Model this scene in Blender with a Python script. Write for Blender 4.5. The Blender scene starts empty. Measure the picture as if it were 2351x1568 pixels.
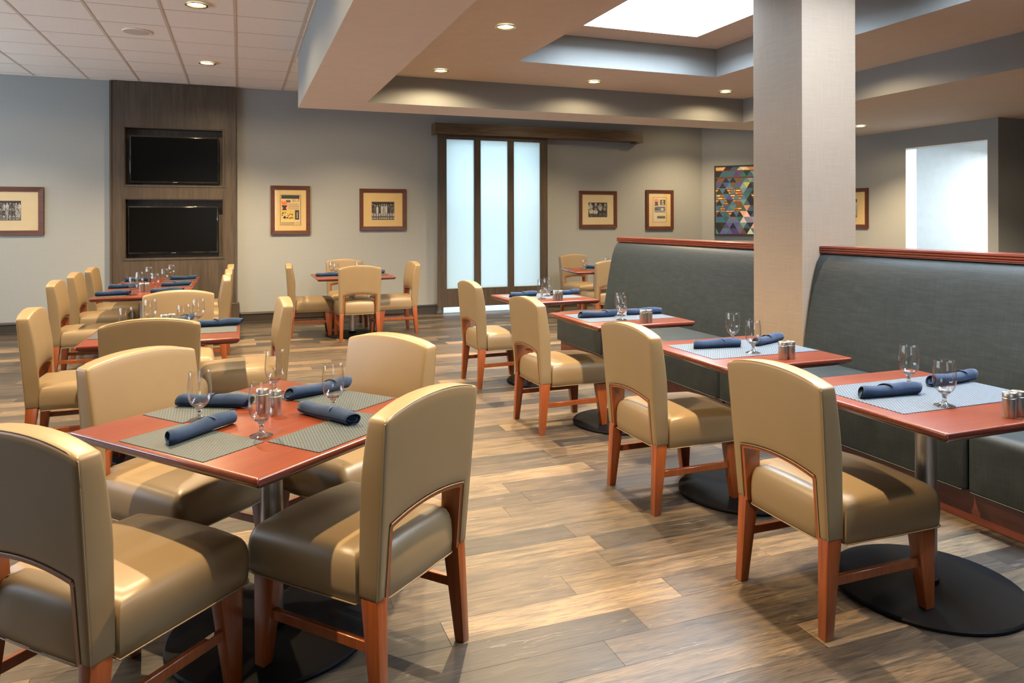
import bpy, bmesh, math, random
from mathutils import Vector, Matrix
random.seed(7)
SC = bpy.context.scene
COL = SC.collection
PI = math.pi
R = math.radians

# ------------------------------------------------------------------ camera
YAW = math.atan(624.5 / 1665.0); ROLL = -0.0026
sn, cs = math.sin(YAW), math.cos(YAW)
cam_d = bpy.data.cameras.new('camera'); cam = bpy.data.objects.new('camera', cam_d); COL.objects.link(cam)
xa = Vector((cs * math.cos(ROLL), -sn * math.cos(ROLL), math.sin(ROLL)))
ya = Vector((-cs * math.sin(ROLL), sn * math.sin(ROLL), math.cos(ROLL)))
za = Vector((-sn, -cs, 0))
m = Matrix((xa, ya, za)).transposed().to_4x4(); m.translation = (0, 0, 1.44)
cam.matrix_world = m
cam_d.sensor_width = 36; cam_d.lens = 36 * 1665 / 2351; cam_d.shift_y = -(784 - 505.4) / 2351
cam_d.clip_start = 0.05
SC.camera = cam

# ------------------------------------------------------------------ colour management / sampling hints
SC.view_settings.view_transform = 'Standard'; SC.view_settings.look = 'None'
SC.view_settings.gamma = 1; SC.view_settings.use_curve_mapping = False
SC.view_settings.exposure = -0.78
cy = SC.cycles
cy.use_denoising = True
cy.max_bounces = 8; cy.diffuse_bounces = 6; cy.glossy_bounces = 4; cy.transmission_bounces = 8; cy.transparent_max_bounces = 16
cy.caustics_reflective = False; cy.caustics_refractive = False
cy.sample_clamp_indirect = 4.0
# ------------------------------------------------------------------ world and light levels
W_SKY = (0.80, 0.90, 1.0)
world = bpy.data.worlds.new('world'); SC.world = world; world.use_nodes = True
world.node_tree.nodes['Background'].inputs[0].default_value = (*W_SKY, 1)
world.node_tree.nodes['Background'].inputs[1].default_value = 1.0
WARM = (1.0, 0.745, 0.435)
DL_POWER = 900.0        # each ceiling downlight
SKY_E = 92.0            # skylight glazing
WIN_E = 17.0            # daylight at the side windows
BACKWIN_E = 7.0
DOOR_P = 105.0          # lamp in the lobby behind the frosted door
HALL_P = 560.0          # lamp in the hall behind the right-hand opening

# ------------------------------------------------------------------ helpers
def link(o, parent=None):
    COL.objects.link(o)
    if parent is not None: o.parent = parent
    return o
def tag(o, label=None, cat=None, group=None, kind=None):
    if label: o['label'] = label
    if cat: o['category'] = cat
    if group: o['group'] = group
    if kind: o['kind'] = kind
    return o
def thing(name, label, cat, loc=(0, 0, 0), rz=0, group=None, kind=None):
    o = bpy.data.objects.new(name, None); link(o); o.location = loc; o.rotation_euler = (0, 0, rz)
    o.empty_display_size = 0.05
    return tag(o, label, cat, group, kind)
def dup(o, parent=None, loc=None, rz=None, label=None, group=None):
    kids = list(o.children)
    c = o.copy(); COL.objects.link(c)
    if parent is not None: c.parent = parent
    if loc is not None: c.location = loc
    if rz is not None: c.rotation_euler = (0, 0, rz)
    if label: c['label'] = label
    if group: c['group'] = group
    for k in kids: dup(k, c)
    return c
def smooth(me, ang=35):
    me.polygons.foreach_set('use_smooth', [True] * len(me.polygons))
    try: me.set_sharp_from_angle(angle=R(ang))
    except Exception: pass
def obj(name, bm, mat, parent=None, bevel=0, seg=2, sm=True, ang=35, bang=35):
    me = bpy.data.meshes.new(name); bm.normal_update(); bm.to_mesh(me); bm.free()
    for mm in (mat if isinstance(mat, (list, tuple)) else [mat]): me.materials.append(mm)
    o = bpy.data.objects.new(name, me)
    if bevel:
        b = o.modifiers.new('b', 'BEVEL'); b.width = bevel; b.segments = seg; b.limit_method = 'ANGLE'; b.angle_limit = R(bang)
        COL.objects.link(o)
        dg = bpy.context.evaluated_depsgraph_get()
        me2 = bpy.data.meshes.new_from_object(o.evaluated_get(dg))
        o.modifiers.clear(); o.data = me2; me2.name = name; COL.objects.unlink(o); me = me2
    if sm: smooth(me, ang)
    return link(o, parent)
def B(): return bmesh.new()
def box(bm, a, b, mi=0):
    x0, y0, z0 = a; x1, y1, z1 = b
    v = [bm.verts.new(p) for p in ((x0,y0,z0),(x1,y0,z0),(x1,y1,z0),(x0,y1,z0),(x0,y0,z1),(x1,y0,z1),(x1,y1,z1),(x0,y1,z1))]
    fs = [bm.faces.new([v[i] for i in q]) for q in ((0,3,2,1),(4,5,6,7),(0,1,5,4),(1,2,6,5),(2,3,7,6),(3,0,4,7))]
    for f in fs: f.material_index = mi
    return v
def frustum(bm, bot, top):
    """bot/top: lists of 4 (x,y,z) ccw seen from above"""
    v = [bm.verts.new(p) for p in bot] + [bm.verts.new(p) for p in top]
    for q in ((0,3,2,1),(4,5,6,7),(0,1,5,4),(1,2,6,5),(2,3,7,6),(3,0,4,7)): bm.faces.new([v[i] for i in q])
def rings(bm, rs, cap0=True, cap1=True, closed=True):
    V = [[bm.verts.new(p) for p in r] for r in rs]
    n = len(rs[0])
    for a, b in zip(V, V[1:]):
        for i in range(n if closed else n - 1):
            j = (i + 1) % n
            bm.faces.new((a[i], a[j], b[j], b[i]))
    if cap0: bm.faces.new(V[0][::-1])
    if cap1: bm.faces.new(V[-1])
    return V
def lathe(bm, prof, n=32, c=(0, 0), cap0=True, cap1=True):
    rs = [[(c[0] + r * math.cos(2*PI*i/n), c[1] + r * math.sin(2*PI*i/n), z) for i in range(n)] for r, z in prof]
    return rings(bm, rs, cap0, cap1)
def tube(bm, pts, r, n=6, closed=False):
    P = [Vector(p) for p in pts]; N = len(P); rs = []
    for i, p in enumerate(P):
        a = P[(i-1) % N] if (closed or i > 0) else P[i]; b = P[(i+1) % N] if (closed or i < N-1) else P[i]
        t = (b - a).normalized()
        u = t.cross(Vector((0.13, 0.31, 0.94))).normalized(); w = t.cross(u).normalized()
        rs.append([p + (u * math.cos(2*PI*k/n) + w * math.sin(2*PI*k/n)) * r for k in range(n)])
    if closed: rs.append(rs[0])
    V = rings(bm, rs, not closed, not closed)
    if closed: bmesh.ops.remove_doubles(bm, verts=bm.verts, dist=1e-5)
def rrect(x0, y0, x1, y1, r, z, n=5):
    out = []
    for cx, cy_, a0 in ((x1-r, y1-r, 0), (x0+r, y1-r, 90), (x0+r, y0+r, 180), (x1-r, y0+r, 270)):
        for k in range(n):
            a = R(a0 + 90 * k / (n - 1)); out.append((cx + r*math.cos(a), cy_ + r*math.sin(a), z))
    return out
def offset(poly, d):
    """inset a ccw 2-D polygon by d (small)"""
    n = len(poly); out = []
    for i in range(n):
        p0, p, p1 = Vector(poly[i-1]), Vector(poly[i]), Vector(poly[(i+1) % n])
        e0 = (p - p0).normalized(); e1 = (p1 - p).normalized()
        n0 = Vector((-e0.y, e0.x)); n1 = Vector((-e1.y, e1.x)); b = (n0 + n1)
        b = b.normalized() / max(0.5, math.sqrt((1 + n0.dot(n1)) / 2))
        out.append((p.x + b.x*d, p.y + b.y*d))
    return out

# ------------------------------------------------------------------ materials
class NT:
    def __init__(s, name):
        s.m = bpy.data.materials.new(name); s.m.use_nodes = True; s.t = s.m.node_tree
        s.t.nodes.clear(); s.out = s.t.nodes.new('ShaderNodeOutputMaterial')
    def n(s, typ, **kw):
        x = s.t.nodes.new('ShaderNode' + typ)
        for k, v in kw.items():
            if k.startswith('i_'): x.inputs[k[2:].replace('_', ' ')].default_value = v
            else: setattr(x, k, v)
        return x
    def l(s, a, b): s.t.links.new(a, b)
def P(nt, base=(.8,.8,.8), rough=.5, metal=0., spec=.5, coat=0., coatr=.1, sheen=0.):
    p = nt.n('BsdfPrincipled'); p.inputs['Base Color'].default_value = (*base, 1)
    p.inputs['Roughness'].default_value = rough; p.inputs['Metallic'].default_value = metal
    p.inputs['Specular IOR Level'].default_value = spec; p.inputs['Coat Weight'].default_value = coat
    p.inputs['Coat Roughness'].default_value = coatr; p.inputs['Sheen Weight'].default_value = sheen
    nt.l(p.outputs[0], nt.out.inputs[0]); return p
def coords(nt, kind='Object', scale=(1,1,1)):
    if kind == 'World': src = nt.n('NewGeometry').outputs['Position']
    else: src = nt.n('TexCoord').outputs[kind]
    mp = nt.n('Mapping'); mp.inputs['Scale'].default_value = scale; nt.l(src, mp.inputs[0]); return mp.outputs[0]
def noise(nt, vec, scale=5, detail=3, rough=.5, dist=0):
    x = nt.n('TexNoise'); x.inputs['Scale'].default_value = scale; x.inputs['Detail'].default_value = detail
    x.inputs['Roughness'].default_value = rough; x.inputs['Distortion'].default_value = dist; nt.l(vec, x.inputs['Vector']); return x.outputs['Fac']
def ramp(nt, fac, stops):
    x = nt.n('ValToRGB'); cr = x.color_ramp
    while len(cr.elements) < len(stops): cr.elements.new(.5)
    for e, (p, c) in zip(cr.elements, stops): e.position = p; e.color = (*c, 1)
    nt.l(fac, x.inputs[0]); return x.outputs[0]
def mix(nt, a, b, fac, mode='MIX'):
    x = nt.n('Mix'); x.data_type = 'RGBA'; x.blend_type = mode
    for v, i in ((fac, 0), (a, 6), (b, 7)):
        if isinstance(v, (int, float)): x.inputs[i].default_value = v
        elif isinstance(v, tuple): x.inputs[i].default_value = (*v, 1)
        else: nt.l(v, x.inputs[i])
    return x.outputs[2]
def bump(nt, p, h, strength=.1, dist=.002):
    b = nt.n('Bump'); b.inputs['Strength'].default_value = strength; b.inputs['Distance'].default_value = dist
    nt.l(h, b.inputs['Height']); nt.l(b.outputs[0], p.inputs['Normal'])
def math_(nt, op, a, b=None):
    x = nt.n('Math', operation=op)
    for v, i in ((a, 0), (b, 1)):
        if v is None: continue
        if isinstance(v, (int, float)): x.inputs[i].default_value = v
        else: nt.l(v, x.inputs[i])
    return x.outputs[0]

def linen(name, c1, c2, kind='World', s=1.0, rough=.7, bs=.25, spec=.35):
    nt = NT(name); p = P(nt, c1, rough, spec=spec)
    a = noise(nt, coords(nt, kind, (6*s, 6*s, 380*s)), 1, 2); b = noise(nt, coords(nt, kind, (300*s, 300*s, 5*s)), 1, 2)
    s_ = math_(nt, 'MULTIPLY', math_(nt, 'ADD', a, b), .5)
    nt.l(ramp(nt, s_, [(.36, c2), (.62, c1)]), p.inputs['Base Color'])
    bump(nt, p, s_, bs, .001); return nt.m
M = {}
M['wall'] = linen('wallcovering', (.275,.285,.284), (.255,.265,.264), s=1., bs=.04)
M['column'] = linen('column_covering', (.245,.187,.140), (.203,.154,.114), s=.8, bs=.3)
def plain(name, base, rough=.5, metal=0., spec=.5, coat=0., nz=0.03, nscale=8, kind='World', bs=0, coatr=.1):
    nt = NT(name); p = P(nt, base, rough, metal, spec, coat, coatr)
    f = noise(nt, coords(nt, kind), nscale, 4)
    lo = tuple(c * (1 - nz) for c in base); hi = tuple(min(1, c * (1 + nz)) for c in base)
    nt.l(ramp(nt, f, [(.3, lo), (.7, hi)]), p.inputs['Base Color'])
    if bs: bump(nt, p, noise(nt, coords(nt, kind), 400, 2), bs, .0005)
    return nt.m
M['soffit'] = plain('soffit_paint', (.87,.79,.72), .75, nz=.02, spec=.3)
M['grid'] = plain('tee_metal', (.62,.535,.46), .5)
M['white_trim'] = plain('white_trim', (.75,.74,.70), .5)
M['black'] = plain('black_gap', (.02,.018,.015), .7)
def tilemat():
    nt = NT('acoustic_tile'); p = P(nt, (.7,.62,.55), .9, spec=.2)
    v = coords(nt, 'World'); f = noise(nt, v, 160, 3, .7)
    nt.l(ramp(nt, f, [(.30, (.68,.60,.53)), (.42, (.86,.78,.70)), (.7, (.90,.82,.74))]), p.inputs['Base Color'])
    bump(nt, p, f, .35, .001); return nt.m
M['tile'] = tilemat()
def wood(name, c_lo, c_mid, c_hi, rough=.35, axis='Z', s=1., coat=.3, kind='Object', bs=.04, spec=.5):
    nt = NT(name); p = P(nt, c_mid, rough, coat=coat, coatr=.15, spec=spec)
    sc = {'X': (1.2, 22, 22), 'Y': (22, 1.2, 22), 'Z': (22, 22, 1.2)}[axis]
    v = coords(nt, kind, tuple(k*s for k in sc)); f = noise(nt, v, 1.6, 5, .6, .6)
    v2 = coords(nt, kind, tuple(k*s*3 for k in sc)); g = noise(nt, v2, 2, 3, .6)
    h = math_(nt, 'ADD', math_(nt, 'MULTIPLY', f, .65), math_(nt, 'MULTIPLY', g, .35))
    nt.l(ramp(nt, h, [(.32, c_lo), (.5, c_mid), (.68, c_hi)]), p.inputs['Base Color'])
    if bs: bump(nt, p, g, bs, .001)
    return nt.m
M['leg'] = wood('cherry_leg', (.14,.030,.006), (.20,.047,.009), (.26,.066,.014), .36, 'Z')
M['table'] = wood('cherry_top', (.088,.0155,.0052), (.106,.0195,.0064), (.128,.026,.009), .34, 'X', 1., .2, spec=.35)
M['table_edge'] = wood('cherry_edge', (.07,.013,.008), (.095,.018,.010), (.13,.026,.013), .24, 'X', 1., .5)
M['plinth'] = wood('cherry_plinth', (.070,.018,.010), (.11,.027,.015), (.15,.040,.020), .4, 'Y', 1., .2)
M['cap'] = wood('cherry_cap', (.09,.018,.010), (.14,.028,.016), (.18,.040,.022), .3, 'Y', 1., .5)
M['panel'] = wood('dark_veneer', (.038,.027,.019), (.062,.045,.031), (.090,.066,.046), .42, 'Z', .8, .0, spec=.4)
M['panelh'] = wood('dark_beam', (.035,.022,.012), (.085,.050,.026), (.17,.11,.06), .42, 'X', .7, .1)
M['base'] = plain('dark_baseboard', (.028,.022,.016), .35, coat=.3)
M['frame'] = wood('walnut_frame', (.040,.011,.004), (.070,.018,.006), (.10,.029,.010), .45, 'X', 1., .0)
def vinyl(name, base, rough=.4, nz=.05, bs=.08):
    nt = NT(name); p = P(nt, base, rough, spec=.5, sheen=0.0)
    f = noise(nt, coords(nt, 'Object'), 4, 4)
    nt.l(ramp(nt, f, [(.3, tuple(c*(1-nz) for c in base)), (.7, tuple(c*(1+nz) for c in base))]), p.inputs['Base Color'])
    bump(nt, p, noise(nt, coords(nt, 'Object'), 500, 2), bs, .0004); return nt.m
M['vinyl'] = vinyl('tan_vinyl', (.195,.136,.071), .42)
M['pipe'] = vinyl('tan_piping', (.22,.155,.083), .45)
def boothmat():
    nt = NT('blue_grey_weave'); p = P(nt, (.06,.07,.07), .5, spec=.35)
    a = noise(nt, coords(nt, 'World', (260, 9, 9)), 1, 3); b = noise(nt, coords(nt, 'World', (9, 9, 260)), 1, 3); c = noise(nt, coords(nt, 'World', (9, 260, 9)), 1, 3)
    s_ = math_(nt, 'MULTIPLY', math_(nt, 'ADD', math_(nt, 'ADD', a, b), c), .3333)
    nt.l(ramp(nt, s_, [(.38, (.009,.0125,.014)), (.5, (.014,.019,.021)), (.62, (.021,.028,.031))]), p.inputs['Base Color'])
    bump(nt, p, s_, .25, .001); return nt.m
M['booth'] = boothmat()
def brushed():
    nt = NT('brushed_steel'); p = P(nt, (.62,.58,.53), .28, .95)
    f = noise(nt, coords(nt, 'Object', (60, 60, 2)), 6, 3)
    nt.l(ramp(nt, f, [(.3, (.40,.385,.36)), (.7, (.58,.56,.53))]), p.inputs['Base Color'])
    r = nt.n('MapRange'); r.inputs[3].default_value = .26; r.inputs[4].default_value = .40; nt.l(f, r.inputs[0]); nt.l(r.outputs[0], p.inputs['Roughness'])
    p.inputs['Anisotropic'].default_value = .6; return nt.m
M['steel'] = brushed()
M['chrome'] = plain('lamp_trim', (.75,.70,.62), .25, 1.)
M['disc'] = plain('black_base', (.004,.004,.005), .5, nz=.1, spec=.06)
M['napkin'] = None
def clothmat():
    nt = NT('navy_cloth'); p = P(nt, (.02,.045,.10), .85, spec=.2, sheen=.1)
    f = noise(nt, coords(nt, 'Object'), 25, 3)
    nt.l(ramp(nt, f, [(.3, (.007,.019,.050)), (.7, (.012,.031,.078))]), p.inputs['Base Color'])
    bump(nt, p, noise(nt, coords(nt, 'Object'), 900, 1), .3, .0004); return nt.m
M['napkin'] = clothmat()
def matmat(name='woven_vinyl', dark=(.007,.013,.019), light=(.066,.082,.086), mid=(.020,.031,.040), sc=(170,130,1)):
    nt = NT(name); p = P(nt, (.1,.12,.13), .55, spec=.35)
    ch = nt.n('TexChecker'); ch.inputs['Scale'].default_value = 1
    ch.inputs['Color1'].default_value = (*dark, 1); ch.inputs['Color2'].default_value = (*light, 1)
    nt.l(coords(nt, 'Object', sc), ch.inputs['Vector'])
    f = noise(nt, coords(nt, 'Object', (30, 400, 1)), 1, 3)
    c = mix(nt, ch.outputs[0], mid, ramp(nt, f, [(.35, (0,0,0)), (.65, (.75,.75,.75))]))
    nt.l(c, p.inputs['Base Color']); bump(nt, p, ch.outputs[1], .5, .001); return nt.m
M['mat'] = matmat(); M['mat_skylit'] = matmat('skylit_woven_vinyl', (.012,.026,.055), (.135,.165,.20), (.028,.045,.07), (150,110,1))  # paler copy for booth tables; skylight reflection is painted into the weave colour
def thin_glass(k0=.045, k1=.85, pw=3.4):
    nt = NT('thin_glass'); fr = nt.n('LayerWeight'); fr.inputs[0].default_value = .5; tr = nt.n('BsdfTransparent'); gl = nt.n('BsdfGlossy'); gl.inputs['Roughness'].default_value = .03
    tr.inputs[0].default_value = (.992,.994,.994,1)
    k = math_(nt, 'ADD', math_(nt, 'MULTIPLY', math_(nt, 'POWER', fr.outputs['Facing'], pw), k1), k0); mx = nt.n('MixShader'); nt.l(k, mx.inputs[0]); nt.l(tr.outputs[0], mx.inputs[1]); nt.l(gl.outputs[0], mx.inputs[2]); nt.l(mx.outputs[0], nt.out.inputs[0]); return nt.m
M['tglass'] = thin_glass(); M['sglass'] = thin_glass(.13, .9, 2.0); M['fglass'] = thin_glass(.30, .9, 2.0)
def solid_glass():
    nt = NT('solid_glass'); p = P(nt, (1,1,1), .02); p.inputs['Transmission Weight'].default_value = 1; p.inputs['IOR'].default_value = 1.45; return nt.m
M['glass'] = solid_glass()
def screen():
    nt = NT('tv_screen'); P(nt, (.004,.0038,.0035), .22, spec=.08); return nt.m
M['screen'] = screen(); M['bezel'] = plain('tv_bezel', (.01,.01,.01), .12, coat=.6)
def emis(name, c, e):
    nt = NT(name); x = nt.n('Emission'); x.inputs[0].default_value = (*c, 1); x.inputs[1].default_value = e; nt.l(x.outputs[0], nt.out.inputs[0]); return nt.m
M['sky'] = emis('skylight_glazing', (.74,.87,1.0), SKY_E)
M['win'] = emis('daylight_glazing', (.72,.86,1.0), WIN_E)
M['winb'] = emis('daylight_glazing_rear', (.80,.90,1.0), BACKWIN_E)
M['bulb'] = emis('lamp_bulb', (1.0,.80,.48), 26.0)
def frosted():
    nt = NT('frosted_glass'); t = nt.n('BsdfTranslucent'); t.inputs[0].default_value = (.83,.93,.97,1); d = nt.n('BsdfDiffuse'); d.inputs[0].default_value = (.70,.82,.86,1)
    g = nt.n('BsdfGlossy'); g.inputs[1].default_value = .25
    a = nt.n('MixShader'); a.inputs[0].default_value = .25; nt.l(t.outputs[0], a.inputs[1]); nt.l(d.outputs[0], a.inputs[2])
    b = nt.n('MixShader'); b.inputs[0].default_value = .05; nt.l(a.outputs[0], b.inputs[1]); nt.l(g.outputs[0], b.inputs[2]); nt.l(b.outputs[0], nt.out.inputs[0]); return nt.m
M['frost'] = frosted()
M['white'] = plain('white_plaster', (.80,.84,.86), .7)
def printmat():
    nt = NT('printed_colours'); p = P(nt, (.5,.5,.5), .5, spec=.3); a = nt.n('VertexColor'); a.layer_name = 'ink'; nt.l(a.outputs[0], p.inputs['Base Color']); return nt.m
M['print'] = printmat()
M['mount'] = plain('tan_mount', (.60,.43,.20), .8, nz=.03); M['mount2'] = plain('beige_mount', (.60,.50,.33), .8, nz=.03)
M['artframe'] = plain('black_frame', (.012,.011,.01), .4)
def plankmat():
    nt = NT('plank_floor'); p = P(nt, (.3,.2,.12), .40, spec=.5)
    at = nt.n('Attribute'); at.attribute_name = 'tone'; tone = at.outputs['Fac']
    geo = nt.n('NewGeometry').outputs['Position']
    off = nt.n('VectorMath', operation='MULTIPLY_ADD'); nt.l(at.outputs['Vector'], off.inputs[0]); off.inputs[1].default_value = (37, 61, 0); nt.l(geo, off.inputs[2])
    def mp(sc):
        q = nt.n('Mapping'); q.inputs['Scale'].default_value = sc; nt.l(off.outputs[0], q.inputs[0]); return q.outputs[0]
    base = ramp(nt, tone, [(0, (.021,.017,.015)), (.22, (.031,.024,.019)), (.45, (.046,.034,.025)), (.65, (.061,.044,.030)), (.85, (.092,.065,.040)), (1, (.150,.106,.065))])
    f = noise(nt, mp((1.2, 13, 1)), 2.6, 5, .62, .9)
    base = mix(nt, base, ramp(nt, f, [(.32, (.42,.42,.45)), (.5, (1,1,1)), (.68, (1.38,1.30,1.15))]), 1.0, 'MULTIPLY')
    g = noise(nt, mp((4.5, 95, 1)), 1.8, 4, .65, 1.2)
    base = mix(nt, base, ramp(nt, g, [(.38, (.42,.42,.44)), (.48, (.95,.95,.95)), (.62, (1.25,1.22,1.15))]), 1.0, 'MULTIPLY')
    # cerused pores: thin pale distorted lines
    w = nt.n('TexWave'); w.wave_type = 'BANDS'; w.bands_direction = 'Y'; w.inputs['Scale'].default_value = 9; w.inputs['Distortion'].default_value = 16; w.inputs['Detail'].default_value = 2.5; w.inputs['Detail Scale'].default_value = 1.2
    nt.l(mp((.42, 2.3, 1)), w.inputs['Vector'])
    lines = ramp(nt, w.outputs['Fac'], [(.90, (0,0,0)), (.99, (1,1,1))])
    msk = ramp(nt, noise(nt, mp((1.1, 5, 1)), 3.0, 3), [(.50, (0,0,0)), (.68, (.38,.38,.38))])
    ms = mix(nt, lines, msk, 1.0, 'MULTIPLY')
    base = mix(nt, base, (.27,.225,.18), ms)
    nt.l(base, p.inputs['Base Color'])
    rr = nt.n('MapRange'); rr.inputs[3].default_value = .34; rr.inputs[4].default_value = .50; nt.l(g, rr.inputs[0]); nt.l(rr.outputs[0], p.inputs['Roughness'])
    bump(nt, p, g, .12, .001); return nt.m
M['plank'] = plankmat()

# ------------------------------------------------------------------ the room shell
def struct(name, bm, mat, parent=None, **k):
    o = obj(name, bm, mat, parent, sm=False, **k); 
    if parent is None: o['kind'] = 'structure'
    return o
XL, XR, YB, YF, ZC = -5.6, 12.2, 10.9, -4.2, 3.31
SZ, RZ, TZ = 2.714, 3.022, 3.33          # soffit underside, first recess, skylight tray
# floor: slab + planks
bm = B(); box(bm, (XL, YF, -.12), (XR, YB+2.6, -.006)); floor = struct('floor', bm, M['black'])
PWY, PLX = .1525, .915
def plank_data(x0, x1, y0, y1, tone, bm=None):
    own = bm is None
    if own: bm = B()
    g = .0003; lay = bm.verts.layers.float.get('tone') or bm.verts.layers.float.new('tone')
    a, b, c, d, e = x0+g, x1-g, y0+g, y1-g, .0007
    v = [bm.verts.new(p) for p in ((a,c,-.006),(b,c,-.006),(b,d,-.006),(a,d,-.006),(a,c,-e),(b,c,-e),(b,d,-e),(a,d,-e),(a+e,c+e,0),(b-e,c+e,0),(b-e,d-e,0),(a+e,d-e,0))]
    for q in v: q[lay] = tone
    for s in (0, 4):
        for i in range(4):
            j = (i+1) % 4; bm.faces.new((v[s+i], v[s+j], v[s+4+j], v[s+4+i]))
    bm.faces.new(v[8:12])
    return bm
def view_px(x, y, z=0):
    d = x*sn + y*cs
    if d < .3: return None
    return 1175.5 + 1665*(x*cs - y*sn)/d, 505.4 + 1665*(1.44 - z)/d, d
planks = []
k0 = math.floor((YF - 2.369)/PWY)
y = 2.369 + k0*PWY; row = k0
rnd = random.Random(11)
FORCE = {(-0, ): 0}
while y < YB:
    x = -5.6 - rnd.random()*PLX
    if row == 0: x = .668 - 7*PLX - .0
    while x < XR - .3:
        tone = min(1, max(0, rnd.gauss(.42, .25)))
        if row == 0 and abs(x - .668) < .05: tone = .98
        if rnd.random() < .10: tone = min(1, tone + .35)
        planks.append((max(x, XL), min(x+PLX, XR), y, min(y+PWY, YB+.0), tone)); x += PLX
    y += PWY; row += 1
def pscore(p):
    c = view_px((p[0]+p[1])/2, (p[2]+p[3])/2)
    e = [view_px(p[i], p[j]) for i in (0, 1) for j in (2, 3)]
    if c is None or not any(q and -60 < q[0] < 2420 and q[1] < 1650 for q in e + [c]): return -1e9
    return -c[2]
planks.sort(key=pscore, reverse=True)
for p in planks[:292]: obj('plank', plank_data(*p), M['plank'], floor, sm=False)
bm = B(); bm.verts.layers.float.new('tone')
for p in planks[292:]: plank_data(*p, bm=bm)
tag(obj('far_planks', bm, M['plank'], floor, sm=False), kind='stuff')
bm = B(); box(bm, (2.6, YB-.0, -.006), (5.0, YB+2.5, .004)); obj('threshold', bm, M['white'], floor, sm=False)

# back wall with the door opening; it stands behind the panel of televisions too
T = .16
bm = B(); box(bm, (XL, YB, 0), (-1.438, YB+T, ZC)); box(bm, (-.213, YB, 0), (2.95, YB+T, ZC))
for z0_, z1_ in ((0, .930), (1.738, 1.914), (2.70, ZC)): box(bm, (-1.438, YB, z0_), (-.213, YB+T, z1_))
box(bm, (2.95, YB, 2.72), (4.55, YB+T, ZC)); box(bm, (4.55, YB, 0), (7.7, YB+T, ZC)); struct('wall_back', bm, M['wall'])
# chamfered corner wall
D45 = Vector((1, -1, 0)).normalized(); N45 = Vector((1, 1, 0)).normalized()
bm = B(); a = Vector((7.7, YB, 0)); b = Vector((8.9, 9.7, 0))
q = [a, b, b + N45*T, a + N45*T]; frustum(bm, [(v.x, v.y, 0) for v in q], [(v.x, v.y, ZC) for v in q]); struct('wall_corner', bm, M['wall'])
# right wall with an opening into a bright hall
XW = 8.9; oy0, oy1, oz = 6.505, 7.72, 2.45
bm = B(); box(bm, (XW, oy1, 0), (XW+.2, 9.72, ZC)); box(bm, (XW, oy0, oz), (XW+.2, oy1, ZC)); box(bm, (XW, 6.37, 0), (XW+.2, oy0, ZC)); struct('wall_right', bm, M['wall'])
bm = B(); box(bm, (XW+.2, 6.37, 0), (XR, 6.37+T, ZC)); struct('wall_return', bm, M['wall'])
bm = B(); box(bm, (XW-.001, oy1-.006, 0), (XW+.2, oy1-.0005, oz)); box(bm, (XW-.001, oy0+.0005, 0), (XW+.2, oy0+.006, oz)); box(bm, (XW-.001, oy0, oz-.006), (XW+.2, oy1, oz-.0005)); struct('lit_jamb_lining_1', bm, M['white'])  # white lining added over wall jambs so they look lit from the hall
bm = B(); box(bm, (11.2, 6.53, 0), (11.3, 9.9, ZC)); struct('wall_hall', bm, M['white'])
bm = B(); box(bm, (XW+.2, 9.72, 0), (11.3, 9.85, ZC)); struct('wall_hall_end', bm, M['white'])
# unseen side of the room: left wall with windows, wall behind the camera with windows, far right wall
wins = [(3.4,5.4),(5.9,7.9),(8.4,10.4)]
bm = B(); box(bm, (XL-T, YF, 0), (XL, YB, .8)); box(bm, (XL-T, YF, 2.7), (XL, YB, ZC))
ys = [YF] + [v for w in wins for v in w] + [YB]
for i in range(0, len(ys), 2): box(bm, (XL-T, ys[i], .8), (XL, ys[i+1], 2.7))
struct('wall_left', bm, M['wall'])
def window(n, a, b, along, mat):
    t = bpy.data.objects.new('window_%d' % n, None); link(t); t['kind'] = 'structure'
    x0, x1 = a, b
    fb, pb = B(), B()
    def bx(bmm, u0, u1, w0, w1, z0, z1):
        if along == 'Y': box(bmm, (XL-w1, u0, z0), (XL-w0, u1, z1))
        else: box(bmm, (u0, YF-w1, z0), (u1, YF-w0, z1))
    for u0, u1, z0, z1 in ((a, b, .8, .87), (a, b, 2.63, 2.7), (a, a+.06, .87, 2.63), (b-.06, b, .87, 2.63), ((a+b)/2-.025, (a+b)/2+.025, .87, 2.63)): bx(fb, u0, u1, .03, .10, z0, z1)
    obj('window_frame', fb, M['white_trim'], t, sm=False)
    bx(pb, a+.06, b-.06, .075, .085, .87, 2.63); obj('pane', pb, mat, t, sm=False)
n = 1
for a, b in wins: window(n, a, b, 'Y', M['win']); n += 1
fw = [(-1.4,1.2)]
bm = B(); box(bm, (XL, YF-T, 0), (XR, YF, .8)); box(bm, (XL, YF-T, 2.7), (XR, YF, ZC))
xs = [XL] + [v for w in fw for v in w] + [XR]
for i in range(0, len(xs), 2): box(bm, (xs[i], YF-T, .8), (xs[i+1], YF, 2.7))
struct('wall_front', bm, M['wall'])
for a, b in fw: window(n, a, b, 'X', M['winb']); n += 1
bm = B(); box(bm, (XR, YF, 0), (XR+T, 6.53, ZC)); struct('wall_far_right', bm, M['wall'])

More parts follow.
